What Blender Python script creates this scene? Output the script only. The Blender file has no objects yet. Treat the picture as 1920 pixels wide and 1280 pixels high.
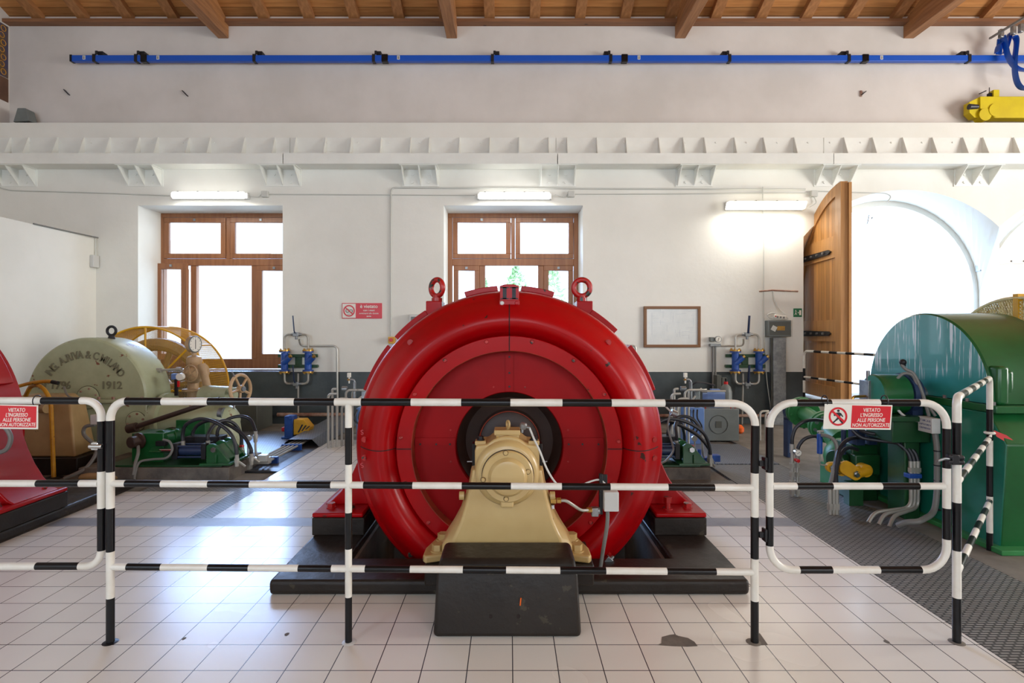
import bpy, bmesh, math, random
from mathutils import Vector, Matrix
random.seed(7)
C = bpy.context.scene.collection
PI = math.pi
# ---------------------------------------------------------------- camera, world, light
F, HC, VX, VY = 1034.0, 1.48, 955.0, 624.0
cam = bpy.data.cameras.new('camera'); co = bpy.data.objects.new('camera', cam); C.objects.link(co)
co.location = (0, 0, HC); co.rotation_euler = (PI/2, 0, 0)
cam.sensor_width = 36; cam.lens = 36*F/1920; cam.clip_start = .05; cam.clip_end = 500
cam.shift_x = (960-VX)/1920; cam.shift_y = -(640-VY)/1920
bpy.context.scene.camera = co
vs = bpy.context.scene.view_settings
vs.view_transform = 'Standard'; vs.look = 'None'; vs.gamma = 1; vs.use_curve_mapping = False
vs.exposure = 0.08
W = bpy.data.worlds.new('world'); bpy.context.scene.world = W; W.use_nodes = True
bg = W.node_tree.nodes['Background']; bg.inputs[0].default_value = (.62, .79, 1, 1); bg.inputs[1].default_value = 4
def area(name, loc, rot, sx, sy, power, col):
    l = bpy.data.lights.new(name, 'AREA'); l.shape = 'RECTANGLE'; l.size = sx; l.size_y = sy; l.energy = power; l.color = col
    o = bpy.data.objects.new(name, l); o.location = loc; o.rotation_euler = rot; C.objects.link(o); return o
# fill lights added in the unseen window openings behind the camera and at the right
for i, (x, p, c) in enumerate(((-5.6, 150, (.74, .85, 1)), (-.3, 50, (1, .90, .78)), (5.2, 115, (1, .90, .77)))):
    area('window_fill', (x, -5.35, 3.5), (PI/2, 0, 0), 2.6, 3.2, p, c)
area('side_fill', (12.3, 3.0, 3.2), (0, PI/2, 0), 3.4, 5.0, 780, (1, .93, .84))
# soft blue sun lamp added to boost skylight through windows and arched doors
sl_ = bpy.data.lights.new('sky_boost', 'SUN'); sl_.energy = 10; sl_.angle = math.radians(38); sl_.color = (.34, .55, 1)
so_ = bpy.data.objects.new('sky_boost', sl_); C.objects.link(so_); so_.rotation_euler = Vector((-.36, .84, .47)).to_track_quat('Z', 'Y').to_euler()

def at(px, py, d): return Vector(((px-VX)*d/F, d, HC-(py-VY)*d/F))
def onfloor(px, py, z=0):
    d = F*(HC-z)/(py-VY); return Vector(((px-VX)*d/F, d, z))
# ---------------------------------------------------------------- materials
def srgb(r, g, b):
    f = lambda c: ((c/255+.055)/1.055)**2.4 if c > 10 else c/255/12.92
    return (f(r), f(g), f(b), 1)
def newmat(name):
    m = bpy.data.materials.new(name); m.use_nodes = True
    nt = m.node_tree; b = nt.nodes['Principled BSDF']; return m, nt, b
def nz(nt, scale, detail=4, vec=None, rough=.6):
    n = nt.nodes.new('ShaderNodeTexNoise'); n.inputs['Scale'].default_value = scale; n.inputs['Detail'].default_value = detail
    n.inputs['Roughness'].default_value = rough
    if vec is None:
        t = nt.nodes.new('ShaderNodeTexCoord'); vec = t.outputs['Object']
    nt.links.new(vec, n.inputs['Vector']); return n
def ramp(nt, src, a, b, ca=(0,0,0,1), cb=(1,1,1,1)):
    r = nt.nodes.new('ShaderNodeValToRGB'); e = r.color_ramp.elements
    e[0].position = a; e[1].position = b; e[0].color = ca; e[1].color = cb
    nt.links.new(src, r.inputs[0]); return r
def mixc(nt, fac, a, b):
    m = nt.nodes.new('ShaderNodeMix'); m.data_type = 'RGBA'
    if isinstance(fac, (int, float)): m.inputs[0].default_value = fac
    else: nt.links.new(fac, m.inputs[0])
    for i, v in ((6, a), (7, b)):
        if isinstance(v, tuple): m.inputs[i].default_value = v
        else: nt.links.new(v, m.inputs[i])
    return m.outputs[2]
def bump(nt, b, src, strength, dist=.01):
    u = nt.nodes.new('ShaderNodeBump'); u.inputs['Strength'].default_value = strength; u.inputs['Distance'].default_value = dist
    nt.links.new(src, u.inputs['Height']); nt.links.new(u.outputs[0], b.inputs['Normal'])
def M(name, col, col2=None, rough=.5, metal=0, nscale=3, chips=None, chipcol=(25,28,26), chipscale=9, bmp=0, bscale=30, coat=0, rvar=0, spec=.5):
    m, nt, b = newmat(name)
    c1 = srgb(*col); c2 = srgb(*(col2 or col))
    out = c1
    if col2: out = mixc(nt, ramp(nt, nz(nt, nscale).outputs[0], .35, .65).outputs[0], c1, c2)
    if chips: out = mixc(nt, ramp(nt, nz(nt, chipscale, 6).outputs[0], chips, chips+.015).outputs[0], out, srgb(*chipcol))
    if isinstance(out, tuple): b.inputs['Base Color'].default_value = out
    else: nt.links.new(out, b.inputs['Base Color'])
    b.inputs['Roughness'].default_value = rough; b.inputs['Metallic'].default_value = metal
    b.inputs['Specular IOR Level'].default_value = spec
    if rvar:
        r = ramp(nt, nz(nt, nscale*2).outputs[0], .3, .7, (rough,)*3+(1,), (min(1, rough+rvar),)*3+(1,)); nt.links.new(r.outputs[0], b.inputs['Roughness'])
    if coat: b.inputs['Coat Weight'].default_value = coat; b.inputs['Coat Roughness'].default_value = .12
    if bmp: bump(nt, b, nz(nt, bscale).outputs[0], bmp)
    return m
def emis(name, col, s):
    m, nt, b = newmat(name); b.inputs['Base Color'].default_value = (.9,.9,.9,1)
    b.inputs['Emission Color'].default_value = col; b.inputs['Emission Strength'].default_value = s; return m
def grid_mat(name, w, h, off, x0, y0, mortar, c1, c2, cm, rough, bmp, metal=0, rot=0, coords='Object', rvar=.1, dirt=1):
    m, nt, b = newmat(name)
    t = nt.nodes.new('ShaderNodeTexCoord'); mp = nt.nodes.new('ShaderNodeMapping'); mp.inputs['Location'].default_value = (-x0, -y0, 0)
    mp.inputs['Rotation'].default_value = (0, 0, rot)
    nt.links.new(t.outputs[coords], mp.inputs[0])
    k = nt.nodes.new('ShaderNodeTexBrick'); k.offset = off; k.squash = 1
    k.inputs['Scale'].default_value = 1; k.inputs['Brick Width'].default_value = w; k.inputs['Row Height'].default_value = h
    k.inputs['Mortar Size'].default_value = mortar; k.inputs['Mortar Smooth'].default_value = .1
    k.inputs['Color1'].default_value = srgb(*c1); k.inputs['Color2'].default_value = srgb(*c2); k.inputs['Mortar'].default_value = srgb(*cm)
    nt.links.new(mp.outputs[0], k.inputs['Vector'])
    dirt = ramp(nt, nz(nt, .9, 3).outputs[0], .3, .8, (1,1,1,1), (1-.14*dirt,1-.17*dirt,1-.22*dirt,1))
    mm = nt.nodes.new('ShaderNodeMix'); mm.data_type = 'RGBA'; mm.blend_type = 'MULTIPLY'; mm.inputs[0].default_value = 1
    nt.links.new(k.outputs['Color'], mm.inputs[6]); nt.links.new(dirt.outputs[0], mm.inputs[7])
    nt.links.new(mm.outputs[2], b.inputs['Base Color'])
    b.inputs['Metallic'].default_value = metal
    r = ramp(nt, nz(nt, 1.2, 2).outputs[0], .25, .75, (rough,)*3+(1,), (rough+rvar,)*3+(1,)); nt.links.new(r.outputs[0], b.inputs['Roughness'])
    inv = nt.nodes.new('ShaderNodeMath'); inv.operation = 'SUBTRACT'; inv.inputs[0].default_value = 1; nt.links.new(k.outputs['Fac'], inv.inputs[1])
    bump(nt, b, inv.outputs[0], bmp, .003)
    return m
def wood_mat(name, c1, c2, axis, rough=.5, plank=None, knots=True):
    m, nt, b = newmat(name)
    t = nt.nodes.new('ShaderNodeTexCoord'); mp = nt.nodes.new('ShaderNodeMapping')
    s = [14, 14, 14]; s[axis] = 1.0; mp.inputs['Scale'].default_value = s
    nt.links.new(t.outputs['Object'], mp.inputs[0])
    n = nz(nt, 1.5, 6, mp.outputs[0]); out = mixc(nt, ramp(nt, n.outputs[0], .3, .7).outputs[0], srgb(*c1), srgb(*c2))
    if knots:
        mp2 = nt.nodes.new('ShaderNodeMapping'); s2 = [1, 1, 1]; s2[axis] = .5; mp2.inputs['Scale'].default_value = s2; nt.links.new(t.outputs['Object'], mp2.inputs[0])
        v = nt.nodes.new('ShaderNodeTexVoronoi'); v.inputs['Scale'].default_value = 5; nt.links.new(mp2.outputs[0], v.inputs['Vector'])
        out = mixc(nt, ramp(nt, v.outputs['Distance'], .04, .1, (1,1,1,1), (0,0,0,1)).outputs[0], out, srgb(c2[0]*.5, c2[1]*.45, c2[2]*.4))
    if plank:
        pax, w = plank
        sp = nt.nodes.new('ShaderNodeSeparateXYZ'); nt.links.new(t.outputs['Object'], sp.inputs[0])
        q = nt.nodes.new('ShaderNodeMath'); q.operation = 'DIVIDE'; q.inputs[1].default_value = w; nt.links.new(sp.outputs[pax], q.inputs[0])
        fr = nt.nodes.new('ShaderNodeMath'); fr.operation = 'FRACT'; nt.links.new(q.outputs[0], fr.inputs[0])
        g = nt.nodes.new('ShaderNodeMath'); g.operation = 'LESS_THAN'; g.inputs[1].default_value = .05; nt.links.new(fr.outputs[0], g.inputs[0])
        fl = nt.nodes.new('ShaderNodeMath'); fl.operation = 'FLOOR'; nt.links.new(q.outputs[0], fl.inputs[0])
        wn = nt.nodes.new('ShaderNodeTexWhiteNoise'); wn.noise_dimensions = '1D'; nt.links.new(fl.outputs[0], wn.inputs['W'])
        hs = nt.nodes.new('ShaderNodeHueSaturation'); mr = nt.nodes.new('ShaderNodeMapRange'); mr.inputs[3].default_value = .7; mr.inputs[4].default_value = 1.15
        nt.links.new(wn.outputs[0], mr.inputs[0]); nt.links.new(mr.outputs[0], hs.inputs['Value']); nt.links.new(out, hs.inputs['Color'])
        out = mixc(nt, g.outputs[0], hs.outputs[0], srgb(50, 32, 18))
    nt.links.new(out, b.inputs['Base Color']); b.inputs['Roughness'].default_value = rough
    bump(nt, b, n.outputs[0], .15); return m
m = {}
m['tile'] = grid_mat('floor_tile', .2, .2, 0, .0146, 2.619-.2*13, .0024, (232,229,222), (226,222,214), (64,62,68), .2, .4, dirt=.5)
m['concrete'] = M('concrete', (128,122,112), (104,98,90), rough=.55, nscale=2, bmp=.2, rvar=.2)
m['slabconc'] = M('slab_concrete', (120,113,104), (84,80,76), rough=.75, nscale=5, bmp=.4, rvar=.1)
m['grate'] = grid_mat('pressed_steel_grate', .05, .021, .5, 0, 0, .0065, (168,166,162), (154,152,148), (84,84,84), .38, .7, metal=.2)
m['bargrate'] = grid_mat('bar_grate', .5, .03, 0, 0, 0, .009, (120,122,128), (112,114,118), (40,40,44), .4, 1, metal=.4)
m['checker'] = grid_mat('checker_plate', .045, .022, .5, 0, 0, .004, (150,156,166), (138,144,154), (104,108,116), .34, .6, metal=.5, rot=.5)
m['band'] = M('grey_floor_strip', (150,152,156), (128,130,136), rough=.4, bmp=.15)
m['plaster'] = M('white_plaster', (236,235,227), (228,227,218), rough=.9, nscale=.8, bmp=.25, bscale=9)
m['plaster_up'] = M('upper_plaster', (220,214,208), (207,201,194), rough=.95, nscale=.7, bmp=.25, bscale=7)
m['dado'] = M('grey_dado', (74,82,84), (60,68,70), rough=.4, nscale=3, bmp=.35, bscale=8)
m['slate'] = M('slate_sill', (96,102,112), (80,86,96), rough=.25)
m['plank'] = wood_mat('ceiling_plank', (204,144,84), (168,110,58), 0, .6, plank=(1, .14))
m['rafter'] = wood_mat('rafter_wood', (190,134,84), (146,98,58), 1, .6)
m['beam'] = wood_mat('beam_wood', (186,134,90), (138,94,60), 1, .6)
m['plate_wood'] = wood_mat('wall_plate_wood', (150,104,70), (116,78,52), 0, .6)
m['winwood'] = wood_mat('window_wood', (158,106,68), (128,80,50), 2, .35, knots=False)
m['doorwood'] = wood_mat('door_wood', (200,146,84), (166,112,58), 2, .38, plank=(1, .09), knots=False)
m['doorframe'] = wood_mat('door_stile_wood', (196,144,86), (168,118,66), 2, .38, knots=False)
m['doordaylit'] = M('daylit_door_white', (244,240,234), (236,232,226), rough=.4)  # near-white stands in for daylight bleaching the wooden leaf
m['steelwhite'] = M('white_painted_steel', (238,239,232), (230,231,224), rough=.4, nscale=2)
m['red'] = M('red_machine_paint', (172,0,8), (152,0,7), spec=.2, rough=.3, nscale=1.5, chips=.69, chipcol=(60,30,24), chipscale=9, coat=.12, rvar=.12, bmp=.03, bscale=4)
m['redworn'] = M('worn_red_paint', (178,20,18), (150,16,14), rough=.4, chips=.56, chipcol=(38,44,34), chipscale=24, coat=.2)
m['redflat'] = M('red_cover_paint', (156,0,7), (140,0,6), spec=.2, rough=.5, nscale=2, chips=.70, chipcol=(50,40,32), chipscale=11)
m['rust'] = M('rusty_red_edge', (150,52,22), (120,40,20), rough=.5, nscale=8)
m['scratch'] = M('scratched_paint', (206,84,92), rough=.6)
m['seam'] = M('dark_seam', (30,16,14), rough=.8)
m['rotor'] = M('dark_rotor', (62,42,34), (46,31,26), rough=.5, metal=.1)
m['tan'] = M('tan_machine_paint', (200,172,116), (188,158,102), rough=.35, nscale=2.5, chips=.71, chipcol=(50,44,34), chipscale=14, coat=.25)
m['tandull'] = M('dull_tan_paint', (178,150,104), (160,132,88), rough=.5, nscale=3, chips=.68, chipcol=(60,50,40), chipscale=10)
m['tanworn'] = M('worn_tan_paint', (190,160,122), (170,138,100), rough=.5, nscale=6, chips=.68, chipcol=(96,66,44), chipscale=16)
m['blackconc'] = M('black_painted_concrete', (34,29,26), (44,38,33), rough=.34, nscale=3, chips=.63, chipcol=(64,58,48), chipscale=6, spec=.28, bmp=.5, bscale=10, rvar=.18)
m['black'] = M('black_paint', (13,13,16), rough=.28, spec=.35)
m['white'] = M('white_paint', (232,228,218), (222,217,205), rough=.35, nscale=9, coat=.2)
m['blackiron'] = M('black_iron', (38,38,42), (28,28,30), rough=.45, metal=.3)
m['rubber'] = M('black_rubber_hose', (34,35,42), rough=.42)
m['greyhose'] = M('grey_conduit', (120,120,116), rough=.5)
m['steel'] = M('galvanised_steel', (160,164,166), (130,134,138), rough=.35, metal=.75, nscale=14)
m['chrome'] = M('bright_steel', (200,200,200), rough=.18, metal=1)
m['pipe'] = M('steel_pipe', (176,174,166), rough=.35, metal=.45)
m['brass'] = M('brass', (190,150,80), rough=.3, metal=.9)
m['rustpipe'] = M('rusty_pipe', (124,74,54), (176,150,134), rough=.6, nscale=7)
m['green'] = M('green_machine_paint', (24,96,48), (16,80,36), rough=.32, coat=.3, chips=.74, chipscale=8)
m['greendark'] = M('dark_green_paint', (20,74,36), (14,58,28), rough=.4, coat=.2)
m['teal'] = M('teal_sky_reflection', (34,130,106), (26,112,88), rough=.25, coat=.5, nscale=2)  # sky reflection on the green -X faces, put into the colour
m['lgreen'] = M('mid_green_paint', (58,138,78), (46,120,62), rough=.4)
m['palegreen'] = M('pale_green_paint', (178,186,152), (160,166,132), rough=.42, nscale=3, chips=.66, chipcol=(120,70,50), chipscale=7, coat=.15)
m['palegreen_letter'] = M('letter_relief_paint', (120,120,96), rough=.55)
m['yellow'] = M('yellow_paint', (226,170,20), (206,150,20), rough=.42, nscale=6)
m['craneyellow'] = M('crane_yellow_paint', (214,192,0), (200,176,0), rough=.45)
m['oldyellow'] = M('chipped_yellow_paint', (206,150,24), (180,124,20), rough=.5, nscale=10, chips=.64, chipcol=(60,40,20), chipscale=20)
m['cream'] = M('cream_perforated_steel', (236,224,178), rough=.5)
m['blue'] = M('blue_busbar_plastic', (16,84,190), rough=.35)
m['bluevalve'] = M('blue_valve_paint', (36,84,170), (26,66,140), rough=.4, nscale=12)
m['bluegrey'] = M('blue_grey_paint', (112,146,204), (92,124,184), rough=.4)
m['navy'] = M('navy_paint', (42,60,96), (34,50,82), rough=.4)
m['grey'] = M('grey_machine_paint', (116,122,120), (104,110,108), rough=.45)
m['dgrey'] = M('dark_grey_paint', (86,88,80), (74,76,70), rough=.5)
m['lgrey'] = M('light_grey_plastic', (206,206,202), rough=.45)
m['conduit'] = M('pvc_conduit', (202,203,196), rough=.6)
m['glassclear'] = None
g, nt, b = newmat('window_glass'); 
tr = nt.nodes.new('ShaderNodeBsdfTransparent'); gl = nt.nodes.new('ShaderNodeBsdfGlossy'); gl.inputs['Roughness'].default_value = .02
fr = nt.nodes.new('ShaderNodeFresnel'); fr.inputs[0].default_value = 1.4; ms = nt.nodes.new('ShaderNodeMixShader')
nt.links.new(fr.outputs[0], ms.inputs[0]); nt.links.new(tr.outputs[0], ms.inputs[1]); nt.links.new(gl.outputs[0], ms.inputs[2])
nt.links.new(ms.outputs[0], nt.nodes['Material Output'].inputs[0]); m['glass'] = g
m['tube'] = emis('fluorescent_diffuser', (1, .98, .95, 1), 5)
m['tubewarm'] = emis('warm_fluorescent_tube', (1, .92, .76, 1), 4.5)
m['signred'] = M('sign_red', (208,20,36), rough=.35)
m['signwhite'] = M('sign_white', (232,228,216), rough=.35)
m['signgreen'] = M('sign_green', (20,110,70), rough=.4)
m['ink'] = M('ink_black', (28,30,40), rough=.5)
m['inkblue'] = M('pen_blue', (50,70,130), rough=.5)
m['paper'] = M('drawing_paper', (226,230,228), (218,223,222), rough=.25, nscale=6)
m['framewood'] = M('brown_picture_frame', (124,84,48), rough=.4)
m['orange'] = M('orange_plastic', (226,96,24), rough=.4)
m['redplastic'] = M('red_plastic', (200,24,28), rough=.35)
m['mural'] = M('mural_paint', (62,60,92), (104,80,44), rough=.8, nscale=5)
m['muralbrown'] = M('mural_brown_paint', (110,80,60), (92,64,48), rough=.8)
m['outground'] = M('sunlit_concrete', (232,230,224), rough=.9)
m['housewall'] = M('house_render', (240,236,228), rough=.9)
m['roof'] = M('house_roof', (214,196,186), rough=.9)
m['leaf'] = M('tree_leaves', (170,196,150), (140,176,124), rough=.8, nscale=8)
# ---------------------------------------------------------------- mesh builder
class MB:
    def __init__(s): s.v = []; s.f = []; s.m = []; s.mi = 0
    def add(s, vs, fs, mi=None):
        o = len(s.v); s.v += [Vector(p) for p in vs]; s.f += [[i+o for i in f] for f in fs]; s.m += [s.mi if mi is None else mi]*len(fs); return s
    def box(s, x0, y0, z0, x1, y1, z1):
        return s.add([(x0,y0,z0),(x1,y0,z0),(x1,y1,z0),(x0,y1,z0),(x0,y0,z1),(x1,y0,z1),(x1,y1,z1),(x0,y1,z1)],
                     [(0,3,2,1),(4,5,6,7),(0,1,5,4),(1,2,6,5),(2,3,7,6),(3,0,4,7)])
    def obox(s, c, sx, sy, sz, rot):   # oriented box
        R = Matrix(rot) if not isinstance(rot, Matrix) else rot
        vs = [Vector(c)+R@Vector((a*sx/2, b*sy/2, d*sz/2)) for d in (-1,1) for a, b in ((-1,-1),(1,-1),(1,1),(-1,1))]
        return s.add(vs, [(0,3,2,1),(4,5,6,7),(0,1,5,4),(1,2,6,5),(2,3,7,6),(3,0,4,7)])
    def cyl(s, p0, p1, r, r1=None, n=20, cap=True):
        p0, p1 = Vector(p0), Vector(p1); r1 = r if r1 is None else r1
        return s.prof(p0, p1-p0, [(r, 0), (r1, (p1-p0).length)], n, cap)
    def prof(s, p0, ax, pr, n=24, cap=True, a0=0, a1=2*PI, up=None):   # surface of revolution about ax from p0; pr = (radius, distance)
        ax = Vector(ax).normalized(); u = Vector(up) if up else (Vector((0,0,1)) if abs(ax.z) < .9 else Vector((1,0,0)))
        u = (u-ax*u.dot(ax)).normalized(); w = ax.cross(u); full = abs(a1-a0-2*PI) < 1e-6; k = n if full else n+1
        vs = []; fs = []
        for r, t in pr:
            for i in range(k):
                a = a0+(a1-a0)*i/n; vs.append(Vector(p0)+ax*t+(u*math.cos(a)+w*math.sin(a))*r)
        for j in range(len(pr)-1):
            for i in range(n):
                i2 = (i+1) % k; fs.append((j*k+i, j*k+i2, (j+1)*k+i2, (j+1)*k+i))
        if cap:
            if pr[0][0] > 1e-6: fs.append(list(range(k))[::-1])
            if pr[-1][0] > 1e-6: fs.append([(len(pr)-1)*k+i for i in range(k)])
        return s.add(vs, fs)
    def tube(s, pts, r, n=10, mats=None, closed=False, flat=None, cap=True):
        pts = [Vector(p) for p in pts]; N = len(pts); T = []
        for i in range(N):
            a = pts[i-1] if (i > 0 or closed) else pts[i]; b = pts[(i+1) % N] if (i < N-1 or closed) else pts[i]
            T.append((b-a).normalized())
        u = T[0].orthogonal().normalized(); vs = []
        if flat: u = Vector(flat)
        for i in range(N):
            t = T[i]; u = (u-t*u.dot(t)).normalized(); w = t.cross(u); k = 1.0
            for j in range(n):
                a = 2*PI*j/n; vs.append(pts[i]+(u*math.cos(a)*(r[0] if isinstance(r, tuple) else r)+w*math.sin(a)*(r[1] if isinstance(r, tuple) else r)))
        o = len(s.v); s.v += vs
        for i in range(N if closed else N-1):
            i2 = (i+1) % N
            for j in range(n):
                j2 = (j+1) % n; s.f.append([o+i*n+j, o+i*n+j2, o+i2*n+j2, o+i2*n+j]); s.m.append(mats[i] if mats else s.mi)
        if not closed and cap:
            s.f.append([o+j for j in range(n)][::-1]); s.m.append(mats[0] if mats else s.mi)
            s.f.append([o+(N-1)*n+j for j in range(n)]); s.m.append(mats[-1] if mats else s.mi)
        return s
    def prism(s, poly, axis, a, b):    # poly in the two other axes (cyclic order x->yz, y->xz, z->xy)
        def P(p, t): return {0: (t, p[0], p[1]), 1: (p[0], t, p[1]), 2: (p[0], p[1], t)}[axis]
        n = len(poly); vs = [P(p, a) for p in poly]+[P(p, b) for p in poly]
        return s.add(vs, [list(range(n))[::-1], list(range(n, 2*n))]+[(i, (i+1) % n, n+(i+1) % n, n+i) for i in range(n)])
    def torus(s, c, ax, R, r, n=32, k=12, sx=1):
        ax = Vector(ax).normalized(); u = ax.orthogonal().normalized() if abs(ax.z) > .9 else (Vector((0,0,1))-ax*ax.z).normalized(); w = ax.cross(u)
        return s.tube([Vector(c)+(u*math.cos(2*PI*i/n)+w*math.sin(2*PI*i/n)*sx)*R for i in range(n)], r, k, closed=True)
    def ball(s, c, r, n=16, sz=1):
        return s.prof(Vector(c)-Vector((0,0,r*sz)), (0,0,1), [(max(1e-7, r*math.sin(PI*j/8)), r*sz*(1-math.cos(PI*j/8))) for j in range(9)], n, False)
    def hexb(s, p, ax, r, h): return s.cyl(p, Vector(p)+Vector(ax).normalized()*h, r, n=6)
    def build(s, name, mat, parent=None, bev=0, seg=2, ang=35, loc=None, hide_doubles=True):
        org = Vector((0,0,0))
        if parent is not None:
            q = parent
            while q is not None: org = org+q.location; q = q.parent
        elif loc is not None: org = Vector(loc)
        else:
            xs = [p.x for p in s.v]; ys = [p.y for p in s.v]; zs = [p.z for p in s.v]
            org = Vector(((min(xs)+max(xs))/2, (min(ys)+max(ys))/2, min(zs)))
        me = bpy.data.meshes.new(name); me.from_pydata([p-org for p in s.v], [], s.f)
        bm = bmesh.new(); bm.from_mesh(me); bmesh.ops.remove_doubles(bm, verts=bm.verts, dist=1e-5)
        bmesh.ops.recalc_face_normals(bm, faces=bm.faces); bm.to_mesh(me); bm.free()
        mats = mat if isinstance(mat, (list, tuple)) else [mat]
        for k in mats: me.materials.append(m[k] if isinstance(k, str) else k)
        if len(mats) > 1 and len(me.polygons) == len(s.m):
            for p, k in zip(me.polygons, s.m): p.material_index = k
        me.shade_smooth(); me.set_sharp_from_angle(angle=math.radians(ang))
        o = bpy.data.objects.new(name, me); C.objects.link(o)
        if parent is not None: o.parent = parent
        else: o.location = org
        if bev:
            bv = o.modifiers.new('bevel', 'BEVEL'); bv.width = bev; bv.segments = seg; bv.limit_method = 'ANGLE'; bv.angle_limit = math.radians(40)
        return o
def tag(o, label=None, cat=None, group=None, kind=None):
    if label: o['label'] = label
    if cat: o['category'] = cat
    if group: o['group'] = group
    if kind: o['kind'] = kind
    return o
def thing(name, loc, label, cat, group=None):
    o = bpy.data.objects.new(name, None); C.objects.link(o); o.location = loc; o.empty_display_size = .1
    return tag(o, label, cat, group)
def struct(o): o['kind'] = 'structure'; return o
def copy_tree(o, parent=None):
    kids = [c for c in bpy.data.objects if c.parent is o]
    c = o.copy(); C.objects.link(c); c.parent = parent
    for k in kids: copy_tree(k, c)
    return c
def arc(c, u, w, R, a0, a1, n=8):
    c, u, w = Vector(c), Vector(u), Vector(w)
    return [c+u*(R*math.cos(a0+(a1-a0)*i/n))+w*(R*math.sin(a0+(a1-a0)*i/n)) for i in range(n+1)]
def fillet(pts, R, n=6, closed=False):      # polyline with rounded corners
    pts = [Vector(p) for p in pts]; out = []; N = len(pts)
    for i, p in enumerate(pts):
        if not closed and i in (0, N-1): out.append(p); continue
        a = (pts[i-1]-p); b = (pts[(i+1) % N]-p); r = min(R, a.length*.49, b.length*.49)
        p0 = p+a.normalized()*r; p1 = p+b.normalized()*r
        for k in range(n+1):
            t = k/n; out.append(p0*(1-t)**2+p*2*t*(1-t)+p1*t*t)
    return out
def spline(pts, n=8):
    P = [Vector(p) for p in pts]; out = []
    for i in range(len(P)-1):
        a, b, c, d = P[max(i-1,0)], P[i], P[i+1], P[min(i+2, len(P)-1)]
        for k in range(n):
            t = k/n; out.append(.5*((2*b)+(c-a)*t+(2*a-5*b+4*c-d)*t*t+(3*b-a-3*c+d)*t**3))
    return out+[P[-1]]
def text_mesh(name, items, mat, parent, ext=.001, bold=.012):   # items: (string, size, 4x4 matrix, align)
    MBt = MB()
    for st, size, mw, al in items:
        cu = bpy.data.curves.new('t', 'FONT'); cu.body = st; cu.size = size; cu.align_x = al; cu.align_y = 'CENTER'
        cu.extrude = ext; cu.offset = bold*size; cu.resolution_u = 3
        ob = bpy.data.objects.new('t', cu); C.objects.link(ob)
        dg = bpy.context.evaluated_depsgraph_get(); me = bpy.data.meshes.new_from_object(ob.evaluated_get(dg))
        MBt.add([mw@v.co for v in me.vertices], [list(p.vertices) for p in me.polygons])
        bpy.data.objects.remove(ob); bpy.data.curves.remove(cu); bpy.data.meshes.remove(me)
    return MBt.build(name, mat, parent)
def face_y(x, y, z, tilt=0, shear=0, sx=1):  # text frame facing the camera (-Y)
    Mx = Matrix(((1,0,0,x),(0,0,-1,y),(0,1,0,z),(0,0,0,1)))
    T = Mx@Matrix.Rotation(tilt, 4, 'Z')
    S = Matrix.Identity(4); S[0][1] = shear; S[0][0] = sx
    return T@S
# ================================================================ THE SETTING
YW, YO, YU = 9.0, 9.72, 9.3     # wall face, outer face of openings, upper wall face
UX = (0.0, -4.93)               # axes of the two generator units
def rects_cut(x0, x1, y0, y1, holes):
    xs = sorted({x0, x1, *[min(max(h[i], x0), x1) for h in holes for i in (0, 1)]}); ys = sorted({y0, y1, *[min(max(h[i], y0), y1) for h in holes for i in (2, 3)]})
    return [(a, b, c, d) for a, b in zip(xs, xs[1:]) for c, d in zip(ys, ys[1:]) if b-a > 1e-6 and d-c > 1e-6 and not any(h[0] < (a+b)/2 < h[1] and h[2] < (c+d)/2 < h[3] for h in holes)]
pits = [(ux-1.0, ux+1.0, 3.43, 4.7) for ux in UX]
tilezones = [(-9, 2.237, -5.5, 5.15), (-2.47, 1.6, 5.54, 7.65)]
cuts = pits+[(-3.57, 9, 4.23, 4.41), (-2.56, -2.38, 4.41, 5.15)]
b_ = MB()
for z in tilezones:
    for r in rects_cut(*z, cuts if z[2] < 0 else []): b_.box(r[0], r[2], -.02, r[1], r[3], 0)
fl = struct(b_.build('floor', 'tile', loc=(0,0,0)))
b_ = MB()
for r in rects_cut(-9, 13, -5.5, 10, pits): b_.box(r[0], r[2], -.12, r[1], r[3], -.021)
for r in rects_cut(3.05, 13, -5.5, 10, []): b_.box(r[0], r[2], -.021, r[1], r[3], -.001)
b_.box(-9, 5.54, -.021, -2.85, 9, -.001); b_.box(-2.85, 8.2, -.021, 3.05, 9, -.001); b_.box(1.6, 5.54, -.021, 2.1, 8.2, -.001)
for p in pits:
    b_.box(p[0], p[2], -.62, p[1], p[3], -.6)
    b_.box(p[0]-.01, p[2], -.6, p[0]+.02, p[3], .03); b_.box(p[1]-.02, p[2], -.6, p[1]+.01, p[3], .03)
    b_.box(p[0]+.02, p[2]-.01, -.6, p[1]-.02, p[2]+.02, .03); b_.box(p[0]+.02, p[3]-.02, -.6, p[1]-.02, p[3]+.01, .03)
struct(b_.build('floor', 'concrete', loc=(0,0,0)))
b_ = MB(); b_.box(-3.57, 4.23, -.02, -1.0, 4.41, .0005); b_.box(1.0, 4.23, -.02, 2.237, 4.41, .0005)
struct(b_.build('floor', 'band', loc=(0,0,0)))
def plate(name, x0, y0, x1, y1, mat, label, z=.001, group=None, cat='floor plate'):
    return tag(MB().box(x0, y0, -.018, x1, y1, z).build(name, mat, loc=(x0, y0, 0)), label, cat, group)
plate('steel_grating', 2.24, -5.4, 3.045, 6.195, 'grate', 'long grey steel grating walkway between the white tiles and the green turbine', cat='grating')
plate('steel_grating', -3.45, 5.152, 2.23, 5.538, 'grate', 'grey steel grating strip running crosswise in the tiles behind the red generators', cat='grating')
plate('steel_grating', -2.558, 4.412, -2.382, 5.15, 'grate', 'short narrow steel grating strip set lengthwise in the tiles left of the red generator', cat='grating')
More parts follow.
